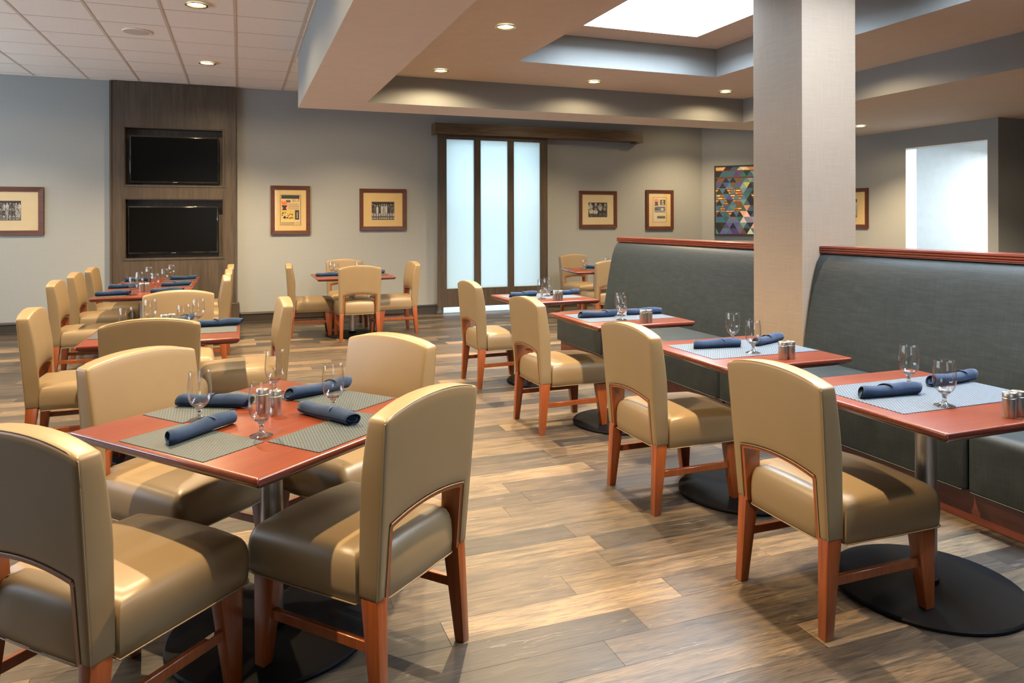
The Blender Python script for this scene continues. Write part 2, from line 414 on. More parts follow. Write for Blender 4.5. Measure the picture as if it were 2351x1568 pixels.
# ceiling: deck, tee grid, tiles
bm = B()
for x0, y0, x1, y1 in ((XL, YF, .617, YB), (.617, 8.506, 7.7, YB)): box(bm, (x0-.2, y0, ZC+.03), (x1, y1+.2, ZC+.1))
box(bm, (7.7, 8.506, ZC+.03), (9.2, 11.0, ZC+.1))
ceil = struct('ceiling', bm, M['black'])
GX = [-.04 + .607*i for i in range(-9, 14)]; GY = [7.07 + .6105*i for i in range(-18, 7)]
def in_tile(cx, cy_): return (cx < .617) or (cy_ > 8.506 and cx < 9.2)
for x in GX:
    if x < XL: continue
    bm = B(); y0 = YF if x < .617 else 8.506
    y1 = YB if x < 7.7 else max(8.6, 18.6 - x)
    box(bm, (x-.012, y0, ZC-.004), (x+.012, y1, ZC+.006)); obj('grid_rail', bm, M['grid'], ceil, sm=False)
for y in GY:
    if y < YF: continue
    bm = B(); box(bm, (XL, y-.006, ZC-.003), (.617 if y < 8.506 else (7.7 if y > 9.8 else 8.9), y+.006, ZC+.006)); obj('cross_rail', bm, M['grid'], ceil, sm=False)
gx = [XL] + [x for x in GX if x > XL]; gy = [YF] + [y for y in GY if y > YF] + [YB]
tiles = []
for i in range(len(gx)-1):
    for j in range(len(gy)-1):
        x0, x1, y0, y1 = gx[i]+.004, gx[i+1]-.004, gy[j]+.003, gy[j+1]-.003
        if y0 >= 8.5: pass
        elif y1 > 8.506:
            if x0 > .6: y0 = 8.51
        if y1 <= 8.51 or (y0 < 8.5 and x0 < .6):
            if x0 > .6: continue
            x1 = min(x1, .612)
        elif x0 > .6 and y0 < 8.5: continue
        if x1 - x0 < .02: continue
        if x0 > 7.6 and y0 > 18.6 - x0 - .3: continue
        tiles.append((x0, x1, y0, y1))
# strip between the last rail and the soffit
for j in range(len(gy)-1):
    y0, y1 = gy[j]+.003, gy[j+1]-.003
    if y0 < 8.5: tiles.append((.571, .613, y0, min(y1, 8.5) if y1 > 8.506 and False else y1))
tiles.append((.613, 1.167, 8.51, 8.902)); tiles.append((.613, .70, 8.51, 8.30)) if False else None
seen = set()
for k, (x0, x1, y0, y1) in enumerate(tiles):
    key = (round(x0, 2), round(y0, 2))
    if key in seen: continue
    seen.add(key)
    if y0 < 8.5 and x1 > .62: continue
    c = view_px((x0+x1)/2, (y0+y1)/2, ZC)
    bm = B(); e = .004
    rings(bm, [[(x0,y0,ZC+.02),(x1,y0,ZC+.02),(x1,y1,ZC+.02),(x0,y1,ZC+.02)], [(x0,y0,ZC+.003),(x1,y0,ZC+.003),(x1,y1,ZC+.003),(x0,y1,ZC+.003)], [(x0+e,y0+e,ZC-.001),(x1-e,y0+e,ZC-.001),(x1-e,y1-e,ZC-.001),(x0+e,y1-e,ZC-.001)]][::-1])
    obj('tile', bm, M['tile'], ceil, sm=False)
# dropped soffit with two stepped recesses and skylights
def ring_slab(bm, outer, holes, z, up=.02, mi=0):
    """flat plate with rectangular holes (x0,y0,x1,y1)"""
    xs = sorted({outer[0], outer[2]} | {h[0] for h in holes} | {h[2] for h in holes}); ys_ = sorted({outer[1], outer[3]} | {h[1] for h in holes} | {h[3] for h in holes})
    for i in range(len(xs)-1):
        for j in range(len(ys_)-1):
            cx, cy2 = (xs[i]+xs[i+1])/2, (ys_[j]+ys_[j+1])/2
            if any(h[0] < cx < h[2] and h[1] < cy2 < h[3] for h in holes): continue
            v = [bm.verts.new(p) for p in ((xs[i], ys_[j], z), (xs[i], ys_[j+1], z), (xs[i+1], ys_[j+1], z), (xs[i+1], ys_[j], z))]
            f = bm.faces.new(v); f.material_index = mi
    bmesh.ops.remove_doubles(bm, verts=bm.verts, dist=1e-5)
def wallring(bm, r, z0, z1, mi, inward=True):
    x0, y0, x1, y1 = r; c = [(x0,y0),(x1,y0),(x1,y1),(x0,y1)]
    for i in range(4):
        a, b = c[i], c[(i+1) % 4]
        f = bm.faces.new([bm.verts.new(p) for p in ((*a, z0), (*b, z0), (*b, z1), (*a, z1))]); f.material_index = mi
R1 = (1.286, -3.0, 6.2, 7.863); R2 = (2.60, -1.6, 4.955, 6.737)
S1 = (3.132, 4.92, 4.43, 6.352); S2 = (3.132, 2.22, 4.43, 3.68); S3 = (3.132, -.1, 4.43, 1.33)
SO = (.617, YF, XR, 8.506)
bm = B(); ring_slab(bm, SO, [R1], SZ); sof = struct('ceiling_soffit', bm, M['soffit'])
bm = B(); ring_slab(bm, R1, [R2], RZ); obj('recess_plate', bm, M['soffit'], sof, sm=False)
bm = B(); ring_slab(bm, R2, [S1, S2, S3], TZ); obj('tray_plate', bm, M['soffit'], sof, sm=False)
bm = B(); wallring(bm, R1, SZ, RZ, 0); obj('recess_side', bm, M['wall'], sof, sm=False)
bm = B(); wallring(bm, R2, RZ, TZ, 0); obj('tray_side', bm, M['wall'], sof, sm=False)
bm = B(); wallring(bm, SO, SZ, ZC+.03, 0); obj('outer_side', bm, M['wall'], sof, sm=False)
bm = B(); box(bm, (.599, YF, ZC-.012), (.617, 8.506, ZC+.0)); obj('edge_angle', bm, M['grid'], sof, sm=False)
bm = B(); box(bm, (.617, YF, 3.9), (XR, 8.506, 3.95))
struct('ceiling_deck', bm, M['white'])
for i, s in enumerate((S1, S2, S3)):
    t = bpy.data.objects.new('window_%d' % n, None); link(t); t['kind'] = 'structure'; n += 1
    bm = B(); wallring(bm, s, TZ, 3.72, 0); obj('skylight_curb', bm, M['white_trim'], t, sm=False)
    bm = B(); box(bm, (s[0], s[1], 3.70), (s[2], s[3], 3.72)); obj('pane', bm, M['sky'], t, sm=False)

# column
bm = B(); box(bm, (3.787, 4.15, 0), (4.287, 4.68, TZ)); o = obj('column', bm, M['column'], None, bevel=.004, seg=2, sm=False); o['kind'] = 'structure'
# baseboards
def baseboard(name, pts, h=.152):
    """moulded skirting swept along a polyline in plan; room on the left-hand side of travel"""
    bm = B(); prof = [(.0, 0), (.034, 0), (.034, .012), (.020, .018), (.020, h-.04), (.028, h-.032), (.028, h-.022), (.012, h-.006), (.010, h), (.0, h)]
    P2 = [Vector(p) for p in pts]; N = len(P2); rs = []
    for i in range(N):
        e0 = (P2[i]-P2[i-1]).normalized() if i else (P2[1]-P2[0]).normalized(); e1 = (P2[i+1]-P2[i]).normalized() if i < N-1 else e0
        n0, n1 = Vector((e0.y, -e0.x)), Vector((e1.y, -e1.x)); b_ = (n0+n1).normalized(); b_ /= max(.3, b_.dot(n0))
        rs.append([(P2[i].x + b_.x*d, P2[i].y + b_.y*d, z) for d, z in prof])
    rings(bm, rs); bmesh.ops.recalc_face_normals(bm, faces=bm.faces); struct(name, bm, M['base'])
baseboard('baseboard_left', [(XL, YB), (-1.66, YB)]); baseboard('baseboard_back', [(.0, YB), (2.84, YB)])
baseboard('baseboard_right', [(4.66, YB), (7.7, YB), (8.9, 9.7), (8.9, 7.74)])

# lobby behind the frosted door
bm = B(); box(bm, (2.5, 13.4, 0), (5.1, 13.5, 3.0)); box(bm, (2.4, YB+T, 0), (2.5, 13.5, 3.0)); box(bm, (5.1, YB+T, 0), (5.2, 13.5, 3.0)); box(bm, (2.4, YB+T, 3.0), (5.2, 13.5, 3.1)); struct('wall_lobby', bm, M['white'])
def area(name, loc, rot, sx, sy, power, col, shape='RECTANGLE'):
    l = bpy.data.lights.new(name, 'AREA'); l.shape = shape; l.size = sx; l.size_y = sy; l.energy = power; l.color = col
    o = bpy.data.objects.new(name, l); link(o); o.location = loc; o.rotation_euler = rot; return o
area('lobby_lamp', (3.8, 12.3, 2.95), (0, 0, 0), 2.0, 1.6, DOOR_P, (.82,.93,1.0))
for x, z in ((3.33, 2.02), (3.68, 2.03)):
    l = bpy.data.lights.new('lobby_bulb', 'POINT'); l.energy = 10.0; l.color = (1, .97, .92); l.shadow_soft_size = .05; o = bpy.data.objects.new('lobby_bulb', l); link(o); o.location = (x, 11.08, z)
area('hall_lamp', (10.2, 7.25, 2.66), (R(12), R(20), 0), 1.2, 1.0, HALL_P, (.86,.95,1.0))

# ------------------------------------------------------------------ sliding door and its header beam
door = bpy.data.objects.new('door_1', None); link(door); door['kind'] = 'structure'
DY0, DY1 = 10.765, 10.81
def bar(name, x0, x1, z0, z1, mat, y0=DY0, y1=DY1): 
    bm = B(); box(bm, (x0, y0, z0), (x1, y1, z1)); return obj(name, bm, mat, door, bevel=.003, seg=1, sm=False)
bar('stile', 2.83, 2.97, .105, 2.775, M['panel']); bar('stile', 4.523, 4.655, .105, 2.775, M['panel'])
bar('mullion', 3.412, 3.519, .387, 2.687, M['panel']); bar('mullion', 3.969, 4.073, .387, 2.687, M['panel'])
bar('top_rail', 2.97, 4.523, 2.687, 2.775, M['panel']); bar('bottom_rail', 2.97, 4.523, .105, .387, M['panel'])
for x0, x1 in ((2.97, 3.412), (3.519, 3.969), (4.073, 4.523)):
    bm = B(); box(bm, (x0-.004, 10.785, .383), (x1+.004, 10.790, 2.691)); obj('pane', bm, M['frost'], door, sm=False)
bm = B(); box(bm, (2.80, 10.80, .0), (2.83, YB, .0)) if False else None
t = thing('door_header', 'long dark wooden beam hiding the track above the frosted sliding door', 'beam', (4.575, 10.79, 2.757))
bm = B(); box(bm, (-1.80, -.11, 0), (1.80, .11, .162)); obj('beam', bm, M['panelh'], t, bevel=.004, seg=1, sm=False)
bm = B(); box(bm, (-1.81, -.115, -.004), (-1.795, .11, .166)); obj('end_cap', bm, M['panelh'], t, sm=False)
bm = B(); box(bm, (1.68, -.112, -.018), (1.803, .11, -.001)); obj('stop_block', bm, M['panelh'], t, sm=False)

# ------------------------------------------------------------------ television panel
PX0, PX1, PY, = -1.597, -.062, 10.82
t = thing('media_wall_unit', 'tall dark wood wall panel with two television niches, floor to ceiling', 'wall unit', (-.83, YB, 0))
t.location = (0, 0, 0)
bm = B()
N1 = (-1.438, -.213, 1.914, 2.70); N2 = (-1.438, -.213, .930, 1.738)
xs = [PX0, N1[0], N1[1], PX1]; zs = [0, N2[2], N2[3], N1[2], N1[3], 3.3]
for i in range(3):
    for j in range(5):
        if i == 1 and j in (1, 3): continue
        box(bm, (xs[i], PY, zs[j]), (xs[i+1], YB, zs[j+1]))
bmesh.ops.remove_doubles(bm, verts=bm.verts, dist=1e-5)
# drop internal double faces
seenf = {}
for f in list(bm.faces):
    k = tuple(sorted(v.index for v in f.verts)) if False else tuple(sorted((round(v.co.x,3), round(v.co.y,3), round(v.co.z,3)) for v in f.verts)); seenf.setdefault(k, []).append(f)
bmesh.ops.delete(bm, geom=[f for fs in seenf.values() if len(fs) > 1 for f in fs], context='FACES_ONLY')
obj('veneer', bm, M['panel'], t, sm=False)
for x0, x1, z0, z1 in (N1, N2):
    bm = B(); w = .014
    for a, b, c, d in ((x0-w, x1+w, z1, z1+w), (x0-w, x1+w, z0-w, z0), (x0-w, x0, z0, z1), (x1, x1+w, z0, z1)): box(bm, (a, PY-.008, c), (b, PY+.0, d))
    tr = obj('niche_trim', bm, M['panel'], t, sm=False)
    e_ = .012; bm = B(); box(bm, (x0+e_, YB+.12, z0+e_), (x1-e_, YB+.135, z1-e_)); obj('niche_back', bm, M['panel'], t, sm=False)
    bm = B()
    for a, b, c, d in ((x0, x0+e_, z0, z1), (x1-e_, x1, z0, z1), (x0+e_, x1-e_, z0, z0+e_), (x0+e_, x1-e_, z1-e_, z1)): box(bm, (a, PY+.001, c), (b, YB+.135, d))
    obj('niche_liner', bm, M['panel'], t, sm=False)
for xx in (PX1-.012,):
    bm = B(); box(bm, (xx, PY-.012, 0), (xx+.024, PY+.02, 3.3)); obj('edge_trim', bm, M['panel'], t, bevel=.003, seg=1, sm=False)
bm = B(); box(bm, (PX0-.012, PY-.012, 0), (PX0+.012, PY+.02, 3.3)); obj('edge_trim', bm, M['panel'], t, sm=False)
bm = B(); box(bm, (PX0-.03, PY-.03, 0), (PX1+.05, YB, .30)); obj('plinth', bm, M['panel'], t, bevel=.006, seg=1, sm=False)
def tv(x0, x1, z0, z1, label):
    t = thing('television', label, 'television', ((x0+x1)/2, 10.915, (z0+z1)/2), 0, 'televisions in the wall panel'); w, h = (x1-x0)/2, (z1-z0)/2
    bm = B(); box(bm, (-.2, .03, -.15), (.2, .105, .15)); obj('wall_mount', bm, M['bezel'], t, sm=False)
    bm = B(); box(bm, (-w, -.035, -h), (w, .03, h)); obj('housing', bm, M['bezel'], t, bevel=.005, seg=2)
    bm = B(); box(bm, (-w+.018, -.0365, -h+.022), (w-.018, -.034, h-.018)); obj('screen', bm, M['screen'], t, sm=False)
    bm = B(); box(bm, (-.03, -.037, -h+.006), (.03, -.0345, -h+.013)); obj('badge', bm, M['chrome'], t, sm=False)
    bm = B(); box(bm, (.33, -.037, -h+.004), (.345, -.0345, -h+.010)); obj('standby_light', bm, emis('standby_red', (1, .05, .02), .6), t, sm=False)
tv(-1.383, -.27, 1.957, 2.592, 'upper black flat television recessed in the dark wood panel')
tv(-1.407, -.285, .998, 1.642, 'lower black flat television recessed in the dark wood panel')

# ------------------------------------------------------------------ pictures
class Ink:
    """flat coloured polygons in an x-z plane, each a hair in front of the previous"""
    def __init__(s): s.bm = B(); s.c = s.bm.loops.layers.float_color.new('ink'); s.k = 0
    def poly(s, pts, col, lay=None):
        k = (s.k if lay is None else lay) * .00012; s.k += 1
        f = s.bm.faces.new([s.bm.verts.new((x, -k, z)) for x, z in pts])
        for l in f.loops: l[s.c] = (*col, 1)
    def rect(s, x0, z0, x1, z1, col, lay=None): s.poly(((x0,z0),(x1,z0),(x1,z1),(x0,z1)), col, lay)
    def disc(s, x, z, r, col, ry=None, n=8, lay=None): s.poly([(x+r*math.cos(2*PI*i/n), z+(ry or r)*math.sin(2*PI*i/n)) for i in range(n)], col, lay)
    def done(s, name, parent, loc): 
        o = obj(name, s.bm, M['print'], parent, sm=False); o.location = loc; return o
def g(v): return (v, v*.96, v*.95)
def team(ink, x0, z0, x1, z1, rows, per, seed, light_legs=True):
    r_ = random.Random(seed); ink.rect(x0, z0, x1, z1, g(.035), 0)
    W, H = x1-x0, z1-z0; L = 1
    for ro in range(rows):
        base = z0 + H*(.04 + .30*(rows-1-ro)); u = W/per
        for i in range(per - (ro % 2 == 1 and 0)):
            cx = x0 + u*(i+.5) + r_.uniform(-.1, .1)*u; hh = H*(.52 if rows > 1 else .80)*r_.uniform(.95, 1.05); u_ = u; u = u*1.35
            top = min(base+hh, z1-.01*H - H*.08); s_ = g(r_.uniform(.22, .45)); body = g(r_.choice([.05, .09, .35, .5])); leg = g(.55 if light_legs else .12)
            ink.rect(max(x0, cx-u*.25), base, cx-u*.04, base+hh*.45, leg, L); ink.rect(cx+u*.04, base, min(x1, cx+u*.25), base+hh*.45, leg, L); ink.rect(cx-u*.22, base+hh*.10, cx+u*.22, base+hh*.20, g(.06), L+1)
            ink.poly(((cx-u*.30, base+hh*.4), (cx+u*.30, base+hh*.4), (cx+u*.36, top-hh*.16), (cx+u*.12, top-hh*.10), (cx-u*.12, top-hh*.10), (cx-u*.36, top-hh*.16)), body, L+1)
            ink.disc(cx, top-hh*.03, u*.20, s_, u*.25, lay=L+2); ink.disc(cx, top+hh*.01, u*.20, g(.05), u*.15, n=6, lay=L+1)
            u = u_
        L += 3
    for k in range(per*rows*14):
        x = x0 + r_.random()*(W*.97); z = z0 + H*(.03 + .82*r_.random()); ww = W*.012*(1+r_.random()); ink.rect(x, z, min(x1, x+ww), min(z1, z+ww*1.2), g(r_.choice([.02,.05,.10,.2,.35])), L)
def newsprint(ink, x0, z0, x1, z1, seed):
    r_ = random.Random(seed); W, H = x1-x0, z1-z0
    def q(a, b, c, d, col, lay): ink.rect(x0+a*W, z0+b*H, x0+c*W, z0+d*H, col, lay)
    q(0, 0, 1, 1, (.62,.47,.26), 0); q(-.02, -.01, 1.02, 0, (.02,.02,.02), 1); q(-.02, 1, 1.02, 1.01, (.02,.02,.02), 1); q(-.02, 0, 0, 1, (.02,.02,.02), 1); q(1, 0, 1.02, 1, (.02,.02,.02), 1)
    q(.04, .88, .95, .995, (.03,.05,.05), 2); q(.04, .84, .95, .87, (.75,.42,.18), 2); q(.02, .5, .42, .83, (.72,.36,.20), 2)
    ink.poly([(x0+W*a, z0+H*b) for a, b in ((.06,.66),(.34,.66),(.30,.60),(.26,.57),(.32,.50),(.06,.50),(.14,.57),(.08,.61))], (.03,.03,.03), 3)
    ink.poly([(x0+W*a, z0+H*b) for a, b in ((.08,.67),(.36,.70),(.26,.76),(.22,.82),(.18,.75),(.04,.82))], (.65,.16,.05), 3)
    q(.28, .76, .50, .835, (.06,.10,.12), 3)
    for k in range(9): q(.40, .52+.03*k if k < 7 else .7, .95-.1*r_.random(), .53+.03*k if k < 7 else .71, (.18,.14,.10), 3)
    q(.02, .20, .72, .49, (.60,.42,.10), 2); q(.72, .18, .93, .50, (.05,.04,.05), 2)
    for k in range(46): q(*(lambda a, b, w: (a, b, a+w, b+w*.55))(.03+r_.random()*.62, .20+r_.random()**1.6*.2, .02+.05*r_.random()), g(r_.choice([.03, .05, .6])), 3)
    for k in range(4): q(.80, .24+.05*k, .86, .27+.05*k, g(.5), 3)
    q(.02, .115, .70, .19, (.75,.48,.15), 2)
    for k in range(2): q(.03, .025+.045*k, .70, .045+.045*k, (.12,.10,.08), 3)
    for k in range(3): q(.74, .03+.03*k, .96, .04+.03*k, (.25,.2,.14), 3)
    for k in range(24): q(.96, .04+.035*k, .985, .055+.035*k, (.3,.24,.15), 3)
def newsprint2(ink, x0, z0, x1, z1):
    W, H = x1-x0, z1-z0
    def q(a, b, c, d, col, lay): ink.rect(x0+a*W, z0+b*H, x0+c*W, z0+d*H, col, lay)
    q(-.03,-.015,1.03,1.015,(.18,.12,.05),0); q(0, 0, 1, 1, (.62,.50,.30), 1)
    q(.06, .68, .46, .97, (.66,.36,.18), 2); ink.poly([(x0+W*a, z0+H*b) for a, b in ((.10,.83),(.40,.83),(.34,.74),(.44,.67),(.06,.67),(.16,.74))], (.05,.04,.03), 3); ink.poly([(x0+W*a, z0+H*b) for a, b in ((.10,.84),(.44,.86),(.30,.93),(.24,.96),(.20,.90),(.08,.96))], (.62,.20,.08), 3)
    q(.52, .68, .94, .92, (.05,.06,.05), 2); ink.disc(x0+.73*W, z0+.85*H, .07*W, (.55,.38,.25), .05*H, lay=3); ink.poly([(x0+W*a, z0+H*b) for a, b in ((.60,.69),(.90,.69),(.80,.78),(.73,.82),(.66,.78))], (.40,.25,.16), 3)
    team(Sub(ink, 2), x0+.10*W, z0+.39*H, x0+.93*W, z0+.63*H, 1, 7, 5)
    q(.30, .14, .92, .24, (.07,.07,.06), 2); q(.34, .27, .88, .285, (.3,.26,.2), 2); q(.34, .07, .85, .08, (.4,.35,.28), 2)
class Sub:
    def __init__(s, ink, off): s.i = ink; s.o = off
    def rect(s, *a): a = list(a); a[-1] += s.o; s.i.rect(*a)
    def poly(s, pts, col, lay): s.i.poly(pts, col, lay+s.o)
    def disc(s, *a, lay=0, **k): s.i.disc(*a, lay=lay+s.o, **k)
def picture(x0, x1, z0, z1, label, kind, ph, mount, loc=None, rz=0, fw=.055):
    """ph: print rectangle relative to the centre"""
    cx, cz = (x0+x1)/2, (z0+z1)/2
    t = thing('framed_picture', label, 'picture', loc or (cx, YB, cz), rz, None); w, h = (x1-x0)/2, (z1-z0)/2; d = .028
    bm = B()
    for q_ in (((-w, h), (w, h), (w-fw, h-fw), (-w+fw, h-fw)), ((-w+fw, -h+fw), (w-fw, -h+fw), (w, -h), (-w, -h)), ((-w, -h), (-w, h), (-w+fw, h-fw), (-w+fw, -h+fw)), ((w-fw, -h+fw), (w-fw, h-fw), (w, h), (w, -h))):
        lo = [bm.verts.new((x, -.002, z)) for x, z in q_]; hi = [bm.verts.new((x, -d if abs(x) > w-.001 or abs(z) > h-.001 else -d+.006, z)) for x, z in q_]
        for i in range(4): bm.faces.new((lo[i], lo[(i+1) % 4], hi[(i+1) % 4], hi[i]))
        bm.faces.new(hi)
    bmesh.ops.remove_doubles(bm, verts=bm.verts, dist=1e-5); bmesh.ops.recalc_face_normals(bm, faces=bm.faces)
    obj('frame', bm, M['frame'], t, sm=False)
    bm = B(); box(bm, (-w+fw*.8, -.012, -h+fw*.8), (w-fw*.8, -.004, h-fw*.8)); obj('mount', bm, mount, t, sm=False)
    if kind:
        ink = Ink()
        if kind == 'team1': team(ink, *ph, 2, 12, 3)
        elif kind == 'team2': team(ink, *ph, 1, 10, 8)
        elif kind == 'team3': team(ink, *ph, 2, 4, 21, False)
        elif kind == 'news': newsprint(ink, *ph, 4)
        elif kind == 'news2': newsprint2(ink, *ph)
        ink.done('print', t, (0, -.0125, 0))
        if kind == 'news':
            cu = bpy.data.curves.new('score', 'FONT'); cu.body = '31-7'; cu.size = .055; cu.align_x = 'CENTER'
            o = bpy.data.objects.new('score', cu); link(o); dg = bpy.context.evaluated_depsgraph_get(); me = bpy.data.meshes.new_from_object(o.evaluated_get(dg)); bpy.data.objects.remove(o)
            me.materials.append(M['black']); o = bpy.data.objects.new('score_text', me); link(o, t); o.rotation_euler = (R(90), 0, 0); o.location = (ph[0]+(ph[2]-ph[0])*.76, -.0135, ph[1]+(ph[3]-ph[1])*.775)
    bm = B(); box(bm, (-w+fw*.8, -.0185, -h+fw*.8), (w-fw*.8, -.0175, h-fw*.8)); obj('glass', bm, M['tglass'], t, sm=False)
    return t
picture(-3.17, -2.372, 1.264, 1.882, 'framed black and white team photograph on the back wall, far left of the televisions', 'team1', (-.25, -.12, .15, .13), M['mount2'], fw=.06)
picture(.409, .954, 1.243, 1.942, 'framed yellow newspaper page with a 31-7 score, beside the television panel', 'news', (-.138, -.215, .138, .215), M['mount'])
picture(1.664, 2.364, 1.296, 1.915, 'framed team photograph with tan mount, just left of the frosted sliding door', 'team2', (-.17, -.155, .17, .115), M['mount'])
picture(5.277, 5.978, 1.307, 1.925, 'framed close group photograph with tan mount, right of the frosted door under the beam', 'team3', (-.18, -.13, .17, .115), M['mount2'])
picture(6.548, 7.098, 1.270, 1.955, 'framed newspaper clipping sheet, rightmost picture on the back wall', 'news2', (-.13, -.21, .13, .21), M['mount'])
picture(-.55, .55, -.305, .305, 'framed picture on the right wall, half hidden behind the column', 'team1', (-.2, -.14, .34, .14), M['mount'], loc=(8.9, 8.92, 1.61), rz=R(-90))

# geometric art on the corner wall
AL = 1.22; p0 = Vector((7.858, 10.742, 1.164)); ctr = p0 + D45*(AL/2)
t = thing('framed_artwork', 'black framed mosaic of blue and orange triangles beside the column', 'artwork', (ctr.x, ctr.y, 1.164+AL/2), R(-45)); w = AL/2
bm = B(); f_ = .024
for a, b, c, d in ((-w, w, w-f_, w), (-w, w, -w, -w+f_), (-w, -w+f_, -w+f_, w-f_), (w-f_, w, -w+f_, w-f_)): box(bm, (a, -.05, c), (b, -.001, d))
obj('frame', bm, M['artframe'], t, sm=False)
ink = Ink(); W_ = w-f_
ink.rect(-W_, -W_, W_, W_, (.10,.06,.03), 0)
pal = [(.05,.13,.20), (.09,.20,.28), (.02,.02,.03), (.16,.14,.34), (.10,.07,.22), (.025,.035,.03), (.20,.33,.38), (.70,.42,.15), (.75,.60,.32), (.78,.75,.60), (.30,.30,.42)]
r_ = random.Random(5); tw = .116; th_ = .100
def clip(pts):
    return [(min(W_, max(-W_, x)), min(W_, max(-W_, z))) for x, z in pts]
nb = 0
for j in range(12):          # orange courses behind the triangles
    for i in range(14):
        x = -W_ + i*.085 + (j % 2)*.04 + r_.uniform(-.01, .01); z = -W_+.30+j*.045
        if x < -.05+.3*math.sin(j) and z < W_-.1: ink.poly(clip(((x, z), (x+.07, z), (x+.07, z+.018), (x, z+.018))), r_.choice([(.75,.30,.05), (.65,.20,.04), (.80,.45,.12), (.40,.12,.04)]), 1)
rows_ = int(2*W_/th_)+1
for j in range(rows_):
    z = -W_ + j*th_; zz = min(z+th_, W_)
    off = (j % 2)*tw/2
    for i in range(-1, 20):
        x = -W_ - tw + i*tw/2*1.0
        up = (i + j) % 2 == 0
        xx = -W_ + (i-1)*tw/2
        pts = ((xx, z), (xx+tw, z), (xx+tw/2, zz)) if up else ((xx+tw/2, z), (xx+tw, zz), (xx, zz))
        if pts[0][0] > W_ or max(p_[0] for p_ in pts) < -W_: continue
        hgt = j/rows_; left = xx < -.2
        pr = .58 if left and .2 < hgt < .8 else .97
        if r_.random() > pr: continue
        if hgt > .85: c = r_.choice([pal[2], pal[0], pal[9], pal[8], pal[4], pal[7]])
        elif left: c = r_.choice([pal[0], pal[2], pal[3], pal[5], pal[4], pal[1], pal[1], pal[0]])
        elif hgt < .28: c = r_.choice([pal[1], pal[6], pal[9], pal[8], pal[0], pal[10], pal[2]])
        elif xx < .12 and .3 < hgt < .7 and xx > -.12: c = r_.choice([pal[5], pal[2], pal[0], (.05,.07,.07)])
        else: c = r_.choice([pal[0], pal[1], pal[6], pal[2], pal[5], pal[10], pal[1], pal[7], pal[0]])
        c = tuple(v*r_.uniform(.5, .85) for v in c)
        q_ = clip(pts)
        if len(set(q_)) == 3: ink.poly(q_, c, 2)
ink.rect(-W_, W_-.20, W_, W_-.175, (.08,.03,.015), 3); ink.rect(-W_, W_-.075, W_, W_-.06, (.12,.04,.02), 3)
ink.done('canvas', t, (0, -.042, 0))

# ------------------------------------------------------------------ dining chair
TAN = M['vinyl']
def lean_r(z): return .012 + (z-.335)*(-.042/.53)       # rear face of the back
def lean_f(z): return .088 - (z-.335)*.045 - max(0, z-.62)**1.5*.22
def halfw(z): return .238 + .014*min(1, max(0, (z-.335)/.5))
def arch_in(y): return .576 - .022*(y/.192)**2
def top_z(y):
    a = min(1, abs(y)/.252); return .906 - .036*a**2.2
def chair_back():
    bm = B(); IY = .198; YS = [-1, -.93, -.86, -IY/.25]  # normalised columns
    cols = [-.25, -.225, -IY] + [-.165, -.11, -.055, 0, .055, .11, .165] + [IY, .225, .25]
    low = [.335, .39, .45, .50, .552]; up_n = 9
    F, Rr = {}, {}
    def pt(y, z):
        yy = y * halfw(z)/.25 if abs(y) > IY-.001 and abs(y) > IY+.001 else y
        if abs(y) > IY + .001: yy = math.copysign(IY + (abs(y)-IY) * (halfw(z)-IY)/(.25-IY), y)
        bul = .014*(1-(y/.25)**2)*min(1, max(0, (z-.56)/.08))*(1 if z > .56 else 0)
        return yy, lean_f(z)+bul, lean_r(z)
    quads = []
    def vert(key, y, z):
        if key not in F:
            yy, xf, xr = pt(y, z); F[key] = bm.verts.new((xf, yy, z)); Rr[key] = bm.verts.new((xr, yy, z))
    for ci, y in enumerate(cols):
        z_lo = arch_in(max(-IY, min(IY, y))); z_hi = top_z(y)
        for r in range(up_n+1):
            z = z_lo + (z_hi-z_lo)*(r/up_n); vert((ci, 100+r), y, z)
    for ci in (0, 1, 2, 10, 11, 12):
        y = cols[ci]
        for r, z in enumerate(low[:-1]): vert((ci, r), y, z)
        F[(ci, 4)] = F[(ci, 100)]; Rr[(ci, 4)] = Rr[(ci, 100)]
    cells = []
    for ci in range(len(cols)-1):
        for r in range(up_n): cells.append(((ci, 100+r), (ci+1, 100+r), (ci+1, 101+r), (ci, 101+r)))
    for ci in (0, 1, 10, 11):
        for r in range(4): cells.append(((ci, r), (ci+1, r), (ci+1, r+1), (ci, r+1)))
    from collections import Counter
    ec = Counter()
    def idk(k): return F[k]
    for c in cells:
        bm.faces.new([F[k] for k in c]); bm.faces.new([Rr[k] for k in c[::-1]])
        for a, b in zip(c, c[1:]+c[:1]): ec[frozenset((F[a], F[b]))] += 1
    inv = {F[k]: Rr[k] for k in F}
    for e, n_ in ec.items():
        if n_ == 1:
            a, b = tuple(e); bm.faces.new((a, b, inv[b], inv[a]))
    bmesh.ops.recalc_face_normals(bm, faces=bm.faces)
    return bm
def back_outline(side_x, n=14, inset=.004):
    """polyline of the outer rear seam"""
    pts = []
    for z in [.34 + (.86-.34)*i/8 for i in range(9)]: pts.append((side_x(z), -(halfw(z)-inset), z))
    for i in range(1, n): 
        y = -.245 + .49*i/n; pts.append((side_x(top_z(y)), y, top_z(y)-inset))
    for z in [.86 - (.86-.34)*i/8 for i in range(9)]: pts.append((side_x(z), halfw(z)-inset, z))
    return pts
def inner_outline(side_x, yo=.198):
    pts = [(side_x(z), -yo, z) for z in (.34, .40, .46, .52, .54)]
    for i in range(0, 11):
        y = -yo + 2*yo*i/10; y2 = max(-yo+.006, min(yo-.006, y)); pts.append((side_x(arch_in(y2)), y2, arch_in(y2)))
    pts += [(side_x(z), yo, z) for z in (.54, .52, .46, .40, .34)]
    return pts
